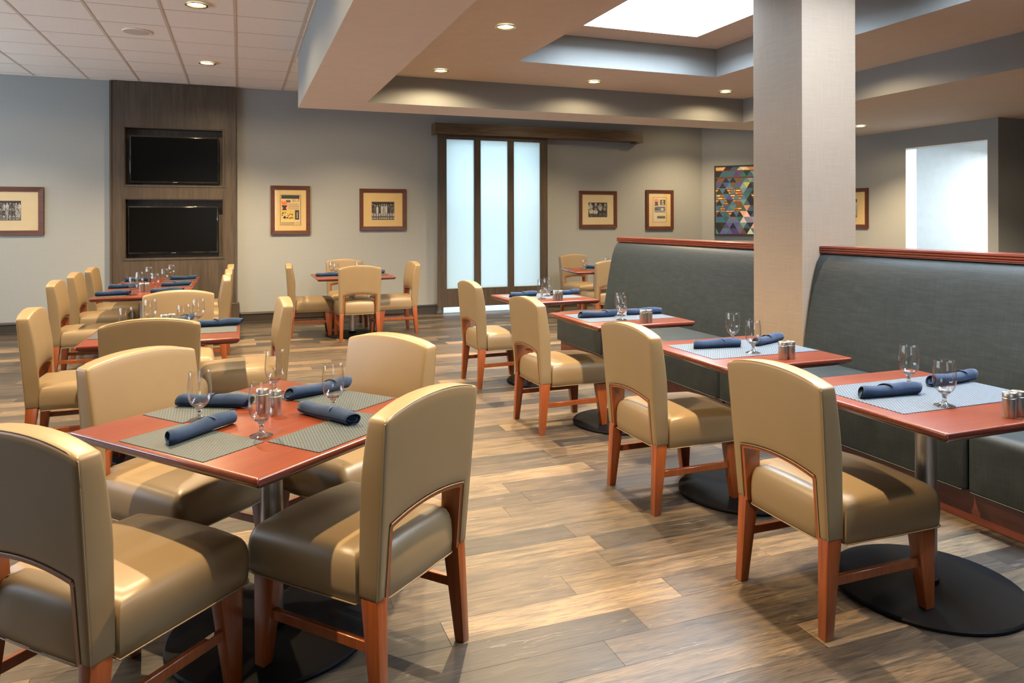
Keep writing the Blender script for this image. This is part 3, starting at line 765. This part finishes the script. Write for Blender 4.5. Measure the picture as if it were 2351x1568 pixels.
def make_chair():
    t = thing('dining_chair', 'x', 'chair', (0, 0, 0))
    bk = obj('backrest', chair_back(), TAN, t, bevel=.011, seg=3, ang=60, bang=50)
    bm = B(); tube(bm, back_outline(lambda z: lean_r(z)+.004, inset=.0015), .0019, 6); tube(bm, inner_outline(lambda z: lean_r(z)-.0005, .201), .0019, 6)
    obj('back_piping', bm, M['pipe'], bk)
    # wooden liner inside the opening
    bm = B(); rs = []
    IYo, IYi = .199, .183
    path_o = [(-IYo, z) for z in (.33, .42, .50, .545)] + [(y, arch_in(y)+.0005) for y in [-.19+.38*i/12 for i in range(13)]] + [(IYo, z) for z in (.545, .50, .42, .33)]
    path_i = [(-IYi, z) for z in (.33, .42, .50, .535)] + [(y*IYi/.19*.985, arch_in(y)-.014) for y in [-.19+.38*i/12 for i in range(13)]] + [(IYi, z) for z in (.535, .50, .42, .33)]
    for (yo, zo), (yi, zi) in zip(path_o, path_i):
        rs.append([(lean_r(zo)+.003, yo, zo), (lean_f(zo)-.006, yo, zo), (lean_f(zi)-.006, yi, zi), (lean_r(zi)+.003, yi, zi)])
    rings(bm, rs); bmesh.ops.recalc_face_normals(bm, faces=bm.faces); obj('inner_frame', bm, M['leg'], t, ang=40)
    # seat
    def arc(cx, cy_, r, a0, a1, n=5): return [(cx+r*math.cos(R(a0+(a1-a0)*i/(n-1))), cy_+r*math.sin(R(a0+(a1-a0)*i/(n-1)))) for i in range(n)]
    xf, hw, hr = .545, .250, .181
    out = [(.089, -hw+.006)] + [(.20, -hw+.004), (.34, -hw)] + arc(xf-.040, -hw+.040, .040, -90, 0, 7) + [(xf+.006, -.12), (xf+.008, 0), (xf+.006, .12)] + arc(xf-.040, hw-.040, .040, 0, 90, 7) + [(.34, hw), (.20, hw-.004), (.089, hw-.006)]
    out += [(.089, hr+.001)] + [(.06, hr)] + arc(.045, hr-.02, .02, 90, 180, 4) + [(.024, .08), (.023, 0), (.024, -.08)] + arc(.045, -hr+.02, .02, 180, 270, 4) + [(.06, -hr), (.089, -hr-.001)]
    bm = B(); rs = []
    for d, z in ((.006, .318), (0, .324), (-.003, .36), (-.003, .40), (0, .425), (.006, .443), (.016, .457), (.03, .466)):
        pl = offset(out, d); 
        k_ = min(1, max(0, (z-.40)/.05))
        crown = lambda x, y: .012*(1-(y/.25)**2) - .012*max(0, (x-.40)/.14)**2
        rs.append([(x, y, z + k_*crown(x, y)) for x, y in pl])
    base = rs[-1]; cx = .30
    for s in (.90, .75, .55, .30, .05):
        rs.append([(cx+(x-cx)*s, y*s, .466 + crown(cx+(x-cx)*s, y*s) + .004*(1-s**2)**.5) for x, y, z in base])
    rings(bm, rs); st_ = obj('seat', bm, TAN, t, ang=60)
    bm = B(); tube(bm, [(x, y, .321) for x, y in offset(out, -.002)], .0023, 6, closed=True); obj('seat_piping', bm, M['pipe'], st_)
    for s in (-1, 1):
        def q4(x0, x1, ya_, yb_, z): 
            ya_, yb_ = sorted((s*ya_, s*yb_)); return [(x0, ya_, z), (x1, ya_, z), (x1, yb_, z), (x0, yb_, z)]
        bm = B(); frustum(bm, q4(0, .036, .204, .240, 0), q4(.014, .078, .190, .236, .34)); obj('leg', bm, M['leg'], t, bevel=.003, seg=2)
        bm = B(); frustum(bm, q4(.470, .508, .204, .240, 0), q4(.425, .514, .190, .238, .322)); obj('leg', bm, M['leg'], t, bevel=.003, seg=2)
        bm = B(); frustum(bm, q4(.045, .465, .210, .230, .178), q4(.048, .462, .210, .230, .210)); obj('stretcher', bm, M['leg'], t, bevel=.002, seg=1)
    return t
chair0 = make_chair(); used = [False]
def chair(x, y, deg, label, group):
    if not used[0]:
        used[0] = True; chair0.location = (x, y, 0); chair0.rotation_euler = (0, 0, R(deg)); chair0['label'] = label; chair0['group'] = group; return chair0
    return dup(chair0, None, (x, y, 0), R(deg), label, group)

# ------------------------------------------------------------------ tables
ZT = .75
def make_table(name, sx, sy, x, y, rz, label, group=None, disc=.33):
    t = thing(name, label, 'table', (x, y, 0), rz, group)
    bm = B(); h = .034; rs = []
    for d, z, r in ((.016, ZT-h, .004), (.004, ZT-h+.010, .006), (0, ZT-h+.015, .007), (0, ZT-.006, .007), (.002, ZT-.002, .006), (.006, ZT, .005)):
        rs.append(rrect(-sx/2+d, -sy/2+d, sx/2-d, sy/2-d, r, z, 4))
    rings(bm, rs)
    for f in bm.faces:
        if min(v.co.z for v in f.verts) < ZT-.0021: f.material_index = 1
    obj('tabletop', bm, [M['table'], M['table_edge']], t, ang=40)
    bm = B(); lathe(bm, [(.038, .03), (.038, ZT-h-.006)], 28); obj('pedestal', bm, M['steel'], t, ang=50)
    bm = B(); lathe(bm, [(.045, .026), (.045, .045), (.038, .05)], 28); obj('collar', bm, M['disc'], t, ang=50)
    bm = B(); box(bm, (-.15, -.02, ZT-h-.008), (.15, .02, ZT-h+.0002)); box(bm, (-.02, -.15, ZT-h-.0085), (.02, .15, ZT-h+.0001)); obj('top_plate', bm, M['disc'], t, sm=False)
    bm = B(); lathe(bm, [(disc-.004, 0), (disc, .004), (disc, .012), (disc-.006, .018), (disc*.6, .024), (.05, .028), (.02, .028)], 56); obj('base_disc', bm, M['disc'], t, ang=30)
    return t
GB = 'tables along the booth benches'
T4 = make_table('dining_table', .775, .80, 2.512, 2.090, 0, 'nearest red wood table in front of the booth bench, at the right edge', GB, .345)
T3 = make_table('dining_table', .745, .76, 2.486, 3.170, 0, 'red wood booth table in front of the column, second in the bench row', GB)
T2 = make_table('dining_table', .745, .785, 2.526, 4.571, 0, 'red wood booth table third from the front, left of the column', GB)
T1R = make_table('dining_table', .750, .73, 2.546, 5.988, 0, 'red wood booth table farthest along the row, in front of the frosted door', GB)
TN = make_table('dining_table', .89, .89, .102, 2.677, R(39.5), 'large square red wood table set for four, nearest on the left', None, .345)
TL = make_table('dining_table', .85, .85, -.428, 5.003, 0, 'square red wood table directly behind the nearest left table', None)
GL = 'three tables pushed together below the televisions'
LT = [make_table('dining_table', .80, .795, -.864, 7.763, 0, 'nearest of the three joined tables below the televisions', GL), make_table('dining_table', .80, .795, -.864, 8.565, 0, 'middle of the three joined tables below the televisions', GL), make_table('dining_table', .80, .795, -.864, 9.368, 0, 'farthest of the three joined tables, closest to the televisions', GL)]
TF = make_table('dining_table', .94, .86, 1.325, 9.28, 0, 'red wood table with four chairs by the back wall, under the team pictures', None)
TB = make_table('dining_table', .80, .85, 4.637, 9.04, R(-10), 'red wood table far at the back, partly hidden behind the booth end', None)

# ------------------------------------------------------------------ chairs in place
GC = 'tan vinyl dining chairs'
for a in (
 (1.888, 6.118, 1.2, 'tan vinyl chair on the aisle side of the farthest booth table, before the frosted door'),
 (1.865, 4.701, 1.7, 'tan vinyl chair on the aisle side of the third booth table, seen from behind'),
 (1.875, 3.290, .5, 'tan vinyl chair at the aisle side of the booth table before the column'),
 (1.860, 2.175, 0, 'large tan vinyl chair at the nearest booth table, whole chair visible at right'),
 (-.525, 2.196, 45, 'tan vinyl chair cut off by the lower left corner of the photo'),
 (.555, 2.235, 131, 'tan vinyl chair seen from behind at the near corner of the nearest left table'),
 (-.395, 3.38, -47, 'tan vinyl chair facing the camera on the far left side of the nearest left table'),
 (.668, 3.405, 216, 'tan vinyl chair facing the camera on the far right side of the nearest left table'),
 (-1.205, 5.22, 2, 'tan vinyl chair at the left end of the second left table, beside the photo edge'),
 (-.461, 4.42, 88, 'tan vinyl chair seen from behind at the near side of the second left table'),
 (-.442, 6.15, -88, 'tan vinyl chair facing the camera on the far side of the second left table'),
 (.294, 5.30, 182, 'tan vinyl chair seen edge-on at the right side of the second left table'),
 (-1.57, 7.62, 1, 'nearest of the three tan chairs along the left of the joined tables'),
 (-1.62, 8.72, 0, 'middle of the three tan chairs along the left of the joined tables'),
 (-1.615, 9.60, 0, 'farthest of the three tan chairs along the left of the joined tables'),
 (-.12, 7.72, 181, 'nearest of the three tan chairs edge-on right of the joined tables'),
 (-.11, 8.62, 180, 'middle of the three tan chairs edge-on right of the joined tables'),
 (-.10, 9.56, 180, 'farthest of the three tan chairs edge-on right of the joined tables'),
 (.561, 9.45, -2, 'tan chair at the left side of the four-seat table by the back wall'),
 (2.125, 9.35, 182, 'tan chair at the right side of the four-seat table by the back wall'),
 (1.336, 8.71, 90.5, 'tan chair seen from behind at the four-seat table by the back wall'),
 (1.37, 10.35, -90, 'tan chair facing the room on the wall side of the four-seat table'),
 (4.89, 10.33, -80, 'tan chair facing the room at the back table right of the frosted door'),
 (4.63, 8.53, 88, 'tan chair seen from behind at the back table, cut by the booth end'),
): chair(*a, GC)

# ------------------------------------------------------------------ booths
def seat_profile_ring(x0, x1, z0, z1, y, r=.045, n=6):
    """cross-section in x-z of a padded seat block; x0 is the front edge"""
    out = [(x1, z0), (x0+.012, z0)]
    out += [(x0+.012-.012*math.sin(R(90*i/3)), z0+.012-.012*math.cos(R(90*i/3))) for i in range(1, 4)]
    for i in range(n+1):
        a = R(180-90*i/n); out.append((x0+r+r*math.cos(a), z1-r+r*math.sin(a)))
    out += [(x0+.25, z1+.006), (x1-.05, z1+.002), (x1, z1)]
    return [(x, y, z) for x, z in out]
def booth(name, y0, y1, cushions, label):
    t = thing(name, label, 'booth bench', (3.2, (y0+y1)/2, 0), 0, 'upholstered booth benches'); oy = (y0+y1)/2
    L = lambda p: (p[0]-3.2, p[1]-oy, p[2])
    bm = B(); box(bm, L((3.25, y0+.01, 0)), L((4.10, y1-.01, .16))); obj('plinth', bm, M['plinth'], t, bevel=.003, seg=1, sm=False)
    for a, b in cushions:
        bm = B(); g_ = .003; rs = []
        for yy, d in ((a+g_, .022), (a+g_+.006, .010), (a+g_+.018, .003), (a+g_+.035, 0), ((a+b)/2, -.002), (b-g_-.035, 0), (b-g_-.018, .003), (b-g_-.006, .010), (b-g_, .022)):
            rs.append([L(q) for q in seat_profile_ring(3.2+d, 3.80, .155+d*.3, .455-d, yy)])
        rings(bm, rs); bmesh.ops.recalc_face_normals(bm, faces=bm.faces); cu_ = obj('seat_cushion', bm, M['booth'], t, ang=60)
        bm = B(); tube(bm, [L((3.202, a+.02, .157)), L((3.202, b-.02, .157))], .004, 6); obj('seam_piping', bm, M['booth'], cu_)
    # backrest
    a, b = back = cushions[0][0] if False else (min(c[0] for c in cushions), max(c[1] for c in cushions))
    if name == 'booth_bench' and b > 6: a = 4.68
    elif b < 5: b = 4.15
    def prof(yy, d):
        # front face reclined, rolled over at the top, flat wooden-backed rear
        pts = [(4.06, .16), (3.765+d, .16), (3.765+d, .44), (3.790+d, .60), (3.822+d, .80), (3.852+d, .96), (3.876+d, 1.06), (3.900+d, 1.13), (3.925+d, 1.170), (3.955+d*.5, 1.192-d*.4), (3.99, 1.196-d*.4), (4.06, 1.196-d*.4)]
        return [L((x, yy, z)) for x, z in pts]
    bm = B(); rs = [prof(yy, d) for yy, d in ((a+.001, .02), (a+.008, .009), (a+.02, .002), (a+.05, 0), ((a+b)/2, -.002), (b-.05, 0), (b-.02, .002), (b-.008, .009), (b-.001, .02))]
    rings(bm, rs); bmesh.ops.recalc_face_normals(bm, faces=bm.faces); obj('backrest', bm, M['booth'], t, ang=50)
    bm = B(); box(bm, L((4.06, a+.003, .0)), L((4.10, b-.003, 1.196))); obj('back_panel', bm, M['plinth'], t, sm=False)
    # reeded cap rail
    zc0, zc1 = 1.196, 1.247; x0, x1 = 3.945, 4.125
    pr = [(x0, zc0)]
    for k in range(3):
        z_ = zc0 + .003 + k*.0155; pr += [(x0, z_+.001), (x0-.004, z_+.004), (x0-.005, z_+.0075), (x0-.004, z_+.011), (x0+.002, z_+.0135)]
    pr += [(x0-.002, zc1-.002), (x0, zc1), (x1, zc1), (x1, zc0)]
    bm = B(); rings(bm, [[L((x, yy, z)) for x, z in pr] for yy in (a, b)]); bmesh.ops.recalc_face_normals(bm, faces=bm.faces); obj('cap_rail', bm, M['cap'], t, ang=30)
    return t
booth('booth_bench', 4.352, 7.18, [(4.352, 6.137), (6.137, 7.18)], 'far blue grey booth bench ending near the frosted door, left of the column')
booth('booth_bench', -1.2, 4.345, [(-1.2, .6), (.6, 2.45), (2.45, 4.345)], 'near blue grey booth bench right of the column, running out of the photo')

# ------------------------------------------------------------------ tableware
def make_goblet():
    t = thing('water_goblet', 'x', 'glass')
    bm = B()
    outer = [(.0105, .043), (.018, .0475), (.0265, .055), (.0335, .066), (.0378, .080), (.0398, .097), (.0395, .115), (.0375, .138), (.0345, .1675)]
    inner = [(.0335, .1675), (.0365, .138), (.0384, .115), (.0387, .097), (.0367, .080), (.0322, .067), (.0245, .0575), (.012, .0525)]
    lathe(bm, outer + [(.0342, .1685)] + inner, 32, cap0=False); obj('bowl', bm, M['tglass'], t, ang=60)
    bm = B(); lathe(bm, [(.0355, 0), (.036, .0015), (.030, .0040), (.018, .0075), (.010, .0128), (.0075, .0175)], 32); obj('foot', bm, M['fglass'], t, ang=60)
    bm = B(); lathe(bm, [(.0075, .0176), (.0064, .022), (.0064, .029), (.0085, .037), (.0112, .0432), (.019, .049), (.0205, .0525), (.012, .0545), (.004, .0535)], 32); obj('stem', bm, M['glass'], t, ang=60)
    return t
def make_shaker():
    t = thing('salt_shaker', 'x', 'shaker')
    bm = B(); lathe(bm, [(.0205, 0), (.0215, .002), (.0215, .068), (.0205, .069)], 28); obj('body', bm, M['steel'], t, ang=35)
    bm = B(); lathe(bm, [(.0205, .0695), (.0215, .0705), (.0215, .084), (.0200, .0865), (.010, .0868)], 28); obj('cap', bm, M['steel'], t, ang=35)
    return t
def make_napkin(seed, L_=.26):
    r_ = random.Random(seed); bm = B(); N = 18; K = 18; rs = []
    ph = r_.random()*6
    for i in range(N+1):
        s = i/N; x = -L_/2 + L_*s
        w = .027 + .0035*math.sin(5*s+ph) - .006*abs(s-.5); h = .0225 + .002*math.cos(7*s+ph)
        if i in (0, N): w *= .95; h *= .95
        skew = .010*math.sin(ph)*(1 if i in (0, 1, N-1, N) else 0)
        ring = []
        for k in range(K):
            a = 2*PI*k/K; rad = 1 + .05*math.sin(3*a + 4*s + ph)
            yy = w*math.cos(a)*rad + .004*math.sin(3*s+ph); zz = h + h*math.sin(a)*rad
            zz = max(.0006, zz); xx = x + (.012*math.sin(a+ph) if i in (0, N) else 0)
            ring.append((xx, yy, zz))
        rs.append(ring)
    # inward folded ends
    def inner(ring, f, dx): 
        cy2 = sum(p_[1] for p_ in ring)/K; cz = sum(p_[2] for p_ in ring)/K; return [(p_[0]+dx, cy2+(p_[1]-cy2)*f, cz+(p_[2]-cz)*f) for p_ in ring]
    rs = [inner(rs[0], .30, .012), inner(rs[0], .55, .003), inner(rs[0], .60, .014), inner(rs[0], .84, .010), inner(rs[0], .88, -.002)] + rs + [inner(rs[-1], .88, .002), inner(rs[-1], .84, -.010), inner(rs[-1], .60, -.014), inner(rs[-1], .55, -.003), inner(rs[-1], .30, -.012)]
    rings(bm, rs)
    return bm
def napkin_thing(seed, L_):
    t = thing('napkin', 'x', 'napkin')
    obj('roll', make_napkin(seed, L_), M['napkin'], t, ang=70)
    # loose corner wrapped diagonally over the roll
    bm = B(); r_ = random.Random(seed+50); rs = []; n_ = 12; a0 = R(-20); x0 = r_.uniform(-.08, .02)
    for i in range(n_+1):
        a = a0 + R(165)*i/n_; wdt = .06*(1-i/n_)+.002; xx = x0 + .05*i/n_
        rad_y, rad_z = .0305, .0258
        p_ = lambda x_, k=1.: (x_, rad_y*k*math.cos(a), max(.001, .0230 + rad_z*k*math.sin(a)))
        rs.append([p_(xx), p_(xx+wdt), p_(xx+wdt, .95), p_(xx, .95)])
    rings(bm, rs); bmesh.ops.recalc_face_normals(bm, faces=bm.faces); obj('flap', bm, M['napkin'], t, ang=60)
    return t
gob0 = make_goblet(); sh0 = make_shaker(); naps = [napkin_thing(s, .27) for s in (1, 2, 3)]
firsts = {}
def place(proto, x, y, z, rz, label, group):
    if id(proto) not in firsts:
        firsts[id(proto)] = 1; proto.location = (x, y, z); proto.rotation_euler = (0, 0, rz); proto['label'] = label; proto['group'] = group; return proto
    return dup(proto, None, (x, y, z), rz, label, group)
ZM = ZT + .0025
def goblet(x, y, label, on=True): place(gob0, x, y, ZM if on else ZT+.0003, random.random()*6, label, 'water goblets on the tables')
def shaker(x, y, label, salt=True):
    o = place(sh0, x, y, ZT+.0003, 0, label, 'brushed steel shakers'); o.name = 'salt_shaker' if salt else 'pepper_shaker'
nk = [0]
def napkin(xa_, ya_, xb_, yb_, label):
    o = place(naps[nk[0] % 3], (xa_+xb_)/2, (ya_+yb_)/2, ZM+.0002, math.atan2(yb_-ya_, xb_-xa_), label, 'rolled navy napkins'); nk[0] += 1
def placemat(cx, cy_, sx, sy, rz, label, mat=None):
    bm = B(); rings(bm, [rrect(-sx/2, -sy/2, sx/2, sy/2, .004, 0.0002, 3), rrect(-sx/2, -sy/2, sx/2, sy/2, .004, .0022, 3)])
    o = obj('placemat', bm, mat or (M['mat_skylit'] if cx > 2.3 and cx < 4 else M['mat']), None, sm=False); o.location = (cx, cy_, ZT); o.rotation_euler = (0, 0, rz); tag(o, label, 'placemat', 'woven placemats')
K = 1.0177
# nearest booth table
placemat(2.545, 2.125, .705, .425, 0, 'woven blue grey mat on the nearest booth table, at the right edge')
goblet(2.544*K, 2.194*K, 'goblet at the middle of the nearest booth table, farther from the camera'); goblet(2.385*K, 1.908*K, 'goblet nearer the camera on the nearest booth table, before the bench-side napkin')
shaker(2.458*K, 1.723*K, 'left steel shaker of the pair on the nearest booth table'); shaker(2.507*K, 1.727*K, 'right steel shaker of the pair on the nearest booth table', False)
napkin(2.206*K, 2.101*K, 2.452*K, 2.079*K, 'rolled napkin on the chair side of the nearest booth table'); napkin(2.625*K, 2.150*K, 2.86*K, 2.165*K, 'rolled napkin on the bench side of the nearest booth table')
# second
placemat(2.515, 3.21, .66, .42, 0, 'woven striped mat on the booth table in front of the column')
goblet(2.536*K, 3.31*K, 'farther goblet on the booth table in front of the column'); goblet(2.434*K, 3.014*K, 'nearer goblet on the booth table in front of the column')
shaker(2.461*K, 2.829*K, 'left steel shaker on the booth table in front of the column'); shaker(2.507*K, 2.829*K, 'right steel shaker on the booth table in front of the column', False)
napkin(2.229*K, 3.222*K, 2.489*K, 3.187*K, 'rolled napkin left of the goblets on the booth table in front of the column'); napkin(2.575*K, 3.17*K, 2.835*K, 3.27*K, 'rolled napkin at the bench side of the booth table in front of the column')
# third
placemat(2.535, 4.59, .68, .42, 0, 'woven mat on the third booth table, left of the column')
goblet(2.515*K, 4.531*K, 'farther goblet on the third booth table, overlapped by its twin'); goblet(2.414*K, 4.331*K, 'nearer goblet on the third booth table')
shaker(2.479*K, 4.165*K, 'left steel shaker on the third booth table'); shaker(2.526*K, 4.163*K, 'right steel shaker on the third booth table', False)
napkin(2.21*K, 4.515*K, 2.441*K, 4.50*K, 'rolled napkin on the chair side of the third booth table'); napkin(2.60*K, 4.54*K, 2.82*K, 4.52*K, 'rolled napkin on the bench side of the third booth table')
# farthest booth table
placemat(2.535, 6.03, .66, .42, 0, 'woven mat on the farthest booth table, before the frosted door')
goblet(2.432*K, 5.757*K, 'nearer goblet on the farthest booth table'); goblet(2.559*K, 5.937*K, 'farther goblet on the farthest booth table')
shaker(2.477*K, 5.575*K, 'left steel shaker on the farthest booth table'); shaker(2.525*K, 5.575*K, 'right steel shaker on the farthest booth table', False)
napkin(2.217*K, 5.95*K, 2.47*K, 5.98*K, 'rolled napkin on the chair side of the farthest booth table'); napkin(2.63*K, 5.97*K, 2.87*K, 5.985*K, 'rolled napkin on the bench side of the farthest booth table')
# nearest left table: four mats, one per side
cT = Vector((.102, 2.677)); A0 = R(39.5)
def loc2(u, v): return (cT.x + u*math.cos(A0) - v*math.sin(A0), cT.y + u*math.sin(A0) + v*math.cos(A0))
for (u, v, a, lb) in ((-.318, 0, 90, 'woven mat on the nearest left table, on the side of the cut-off left chair'), (0, -.318, 0, 'woven mat on the nearest left table, nearest the chair seen from behind'), (0, .318, 0, 'woven mat on the nearest left table, before the far left chair'), (.318, 0, 90, 'woven mat on the nearest left table, before the far right chair')):
    x, y = loc2(u, v); placemat(x, y, .405, .222, A0+R(a), lb)
for x, y, lb in ((-.13, 2.677, 'leftmost goblet on the nearest left table'), (.128, 3.003, 'goblet farthest from the camera on the nearest left table, behind the shakers'), (.061, 2.412, 'goblet closest to the camera on the nearest left table'), (.308, 2.634, 'rightmost goblet on the nearest left table')): goblet(x*K, y*K, lb)
shaker(.072*K, 2.705*K, 'left steel shaker at the centre of the nearest left table'); shaker(.114*K, 2.662*K, 'right steel shaker at the centre of the nearest left table', False)
napkin(-.214*K, 2.40*K, -.01*K, 2.62*K, 'long rolled napkin at the front left of the nearest left table'); napkin(-.19*K, 2.905*K, .015*K, 2.80*K, 'rolled napkin behind the leftmost goblet on the nearest left table')
napkin(.190*K, 2.865*K, .386*K, 2.965*K, 'rolled napkin behind the rightmost goblet on the nearest left table'); napkin(.205*K, 2.655*K, .355*K, 2.42*K, 'rolled napkin at the front right of the nearest left table')
# second left table
placemat(-.13, 5.02, .215, .40, 0, 'woven mat at the right side of the second left table'); placemat(-.73, 5.02, .215, .40, 0, 'woven mat at the left side of the second left table'); placemat(-.428, 5.30, .38, .215, 0, 'woven mat at the far side of the second left table')
for x, y, lb in ((-.644, 4.90, 'goblet at the left of the second left table'), (-.559, 5.354, 'goblet in the left half of the second left table, before the far chair'), (-.329, 4.942, 'goblet near the middle of the second left table'), (-.261, 5.27, 'goblet nearest the napkin on the second left table')): goblet(x, y, lb, False)
shaker(-.46, 5.17, 'left steel shaker on the second left table'); shaker(-.415, 5.19, 'right steel shaker on the second left table', False)
napkin(-.245, 5.11, -.015, 5.12, 'rolled napkin at the right end of the second left table'); napkin(-.41, 5.335, -.35, 5.44, 'rolled napkin end-on behind the shakers of the second left table')
# three joined tables
for k, yy in enumerate((7.763, 8.565, 9.368)):
    w_ = ('nearest', 'middle', 'farthest')[k]
    placemat(-1.12, yy-.13+.05*k, .27, .34, 0, 'dark woven mat at the left of the %s joined table' % w_); placemat(-.64, yy-.03, .31, .34, 0, 'woven mat at the right of the %s joined table' % w_)
for x, y, lb in ((-.931, 7.56, 'left goblet on the nearest joined table below the televisions'), (-.966, 8.30, 'left goblet on the middle joined table'), (-.968, 9.15, 'left goblet on the farthest joined table'), (-.789, 7.98, 'right goblet on the nearest joined table'), (-.769, 8.72, 'right goblet on the middle joined table'), (-.765, 9.50, 'right goblet on the farthest joined table, closest to the televisions')): goblet(x, y, lb)
shaker(-.900, 7.90, 'left steel shaker on the joined tables below the televisions'); shaker(-.853, 7.90, 'right steel shaker on the joined tables below the televisions', False)
for xa_, ya_, xb_, yb_, lb in ((-1.22, 7.56, -.98, 7.60, 'rolled napkin at the left of the nearest joined table'), (-1.22, 8.36, -1.0, 8.38, 'rolled napkin at the left of the middle joined table'), (-1.20, 9.24, -.97, 9.27, 'rolled napkin at the left of the farthest joined table'), (-.78, 7.68, -.53, 7.71, 'rolled napkin at the right of the nearest joined table'), (-.75, 8.42, -.52, 8.47, 'rolled napkin at the right of the middle joined table'), (-.74, 9.31, -.51, 9.35, 'rolled napkin at the right of the farthest joined table')): napkin(xa_, ya_, xb_, yb_, lb)
# table by the back wall
placemat(1.02, 9.28, .25, .40, 0, 'woven mat at the left of the back wall table'); placemat(1.62, 9.28, .25, .40, 0, 'woven mat at the right of the back wall table')
goblet(1.13, 9.33, 'left goblet on the back wall table, before the wall-side chair'); goblet(1.42, 9.40, 'right goblet on the back wall table, above the seen-from-behind chair', False); goblet(1.10, 9.50, 'second left goblet on the back wall table, just behind the first')
napkin(.90, 9.20, 1.13, 9.21, 'rolled napkin at the left of the back wall table'); napkin(1.54, 9.30, 1.74, 9.42, 'rolled napkin at the right of the back wall table, mostly hidden')
# back table on the right
placemat(4.69, 9.12, .40, .40, R(-10), 'woven mat on the far back table right of the frosted door')
goblet(4.43, 8.98, 'left goblet on the far back table right of the frosted door', False); goblet(4.93, 9.28, 'right goblet on the far back table, above the cut chair')
napkin(4.60, 9.25, 4.82, 9.12, 'rolled napkin on the far back table right of the frosted door'); napkin(4.83, 8.98, 4.90, 8.82, 'second rolled napkin on the far back table, beside the cut chair')

# ------------------------------------------------------------------ ceiling fixtures
def make_downlight(r):
    t = thing('downlight', 'x', 'ceiling light')
    bm = B(); lathe(bm, [(r*.80, .0), (r*.84, -.005), (r*.98, -.005), (r, -.001), (r*.99, .0005), (r*.82, .001)], 36, cap0=False, cap1=False); obj('trim_ring', bm, M['chrome'], t, ang=60)
    bm = B(); lathe(bm, [(r*.80, 0), (r*.72, .006), (r*.60, .010), (r*.46, .012)], 32, cap0=False, cap1=False); obj('reflector', bm, M['bulbglow'], t, ang=60)
    bm = B(); lathe(bm, [(r*.50, .008), (r*.50, .004), (r*.40, .000), (r*.15, -.002)], 24, cap0=False); obj('lamp', bm, M['bulb'], t, ang=60)
    return t
M['bulbglow'] = emis('lit_reflector', (1.0,.78,.42), 2.6)
def spot(x, y, z, f=None):
    f = f or (1.35 if abs(z - (RZ-.035)) < .01 and x < 3 else (1.35 if abs(z - (ZC-.035)) < .01 and -1 < x < 0 else .72))
    # narrow beam of the lamp and the weak spill of its reflector
    for size, blend, k in ((122, .75, 1.0), (164, .35, .07)):
        l = bpy.data.lights.new('downlight_lamp', 'SPOT'); l.energy = DL_POWER*k*f; l.color = WARM; l.spot_size = R(size); l.spot_blend = blend; l.shadow_soft_size = .03
        o = bpy.data.objects.new('downlight_lamp', l); link(o); o.location = (x, y, z)
dA = make_downlight(.095); dB = make_downlight(.085)
def downlight(proto, x, y, z, label, **k):
    place(proto, x, y, z - .014, 0, label, 'recessed ceiling downlights'); spot(x, y, z-.035, **k)
downlight(dA, -.345, 6.79, ZC, 'round warm downlight in the tiled ceiling at the top edge of the photo')
downlight(dA, -.356, 9.26, ZC, 'round warm downlight in the tiled ceiling closest to the television panel')
downlight(dB, 2.023, 5.53, RZ, 'largest warm downlight in the stepped ceiling, upper middle of the photo')
downlight(dB, 1.976, 7.385, RZ, 'warm downlight at the left corner of the stepped ceiling')
downlight(dB, 3.775, 7.394, RZ, 'warm downlight in the stepped ceiling above the header beam')
downlight(dB, 5.592, 7.42, RZ, 'warm downlight in the stepped ceiling beside the column')
downlight(dB, 7.898, 7.56, SZ, 'warm downlight in the low ceiling right of the column')
# the rest of the room's fittings, outside the frame: lamps only
for x, y, z in ((-.345, 4.32, ZC), (-.345, 1.85, ZC), (-2.8, 9.26, ZC), (-2.8, 6.79, ZC), (-2.8, 4.32, ZC), (1.97, 2.75, RZ), (5.59, 5.53, RZ), (5.59, 2.75, RZ), (7.9, 4.6, SZ), (1.45, 9.35, ZC), (4.55, 9.25, ZC), (7.1, 9.75, ZC)):
    spot(x, y, z-.035)
t = thing('ceiling_speaker', 'round flush white loudspeaker grille in the tiled ceiling', 'speaker', (-.944, 7.987, ZC-.0015))
bm = B(); lathe(bm, [(.135, .002), (.135, -.006), (.125, -.010), (.118, -.008)], 40, cap0=False, cap1=False); obj('rim', bm, M['tile'], t, ang=50)
bm = B(); lathe(bm, [(.119, -.007), (.06, -.0085), (.01, -.009)], 40, cap0=False); obj('grille', bm, M['grid'], t, ang=50)
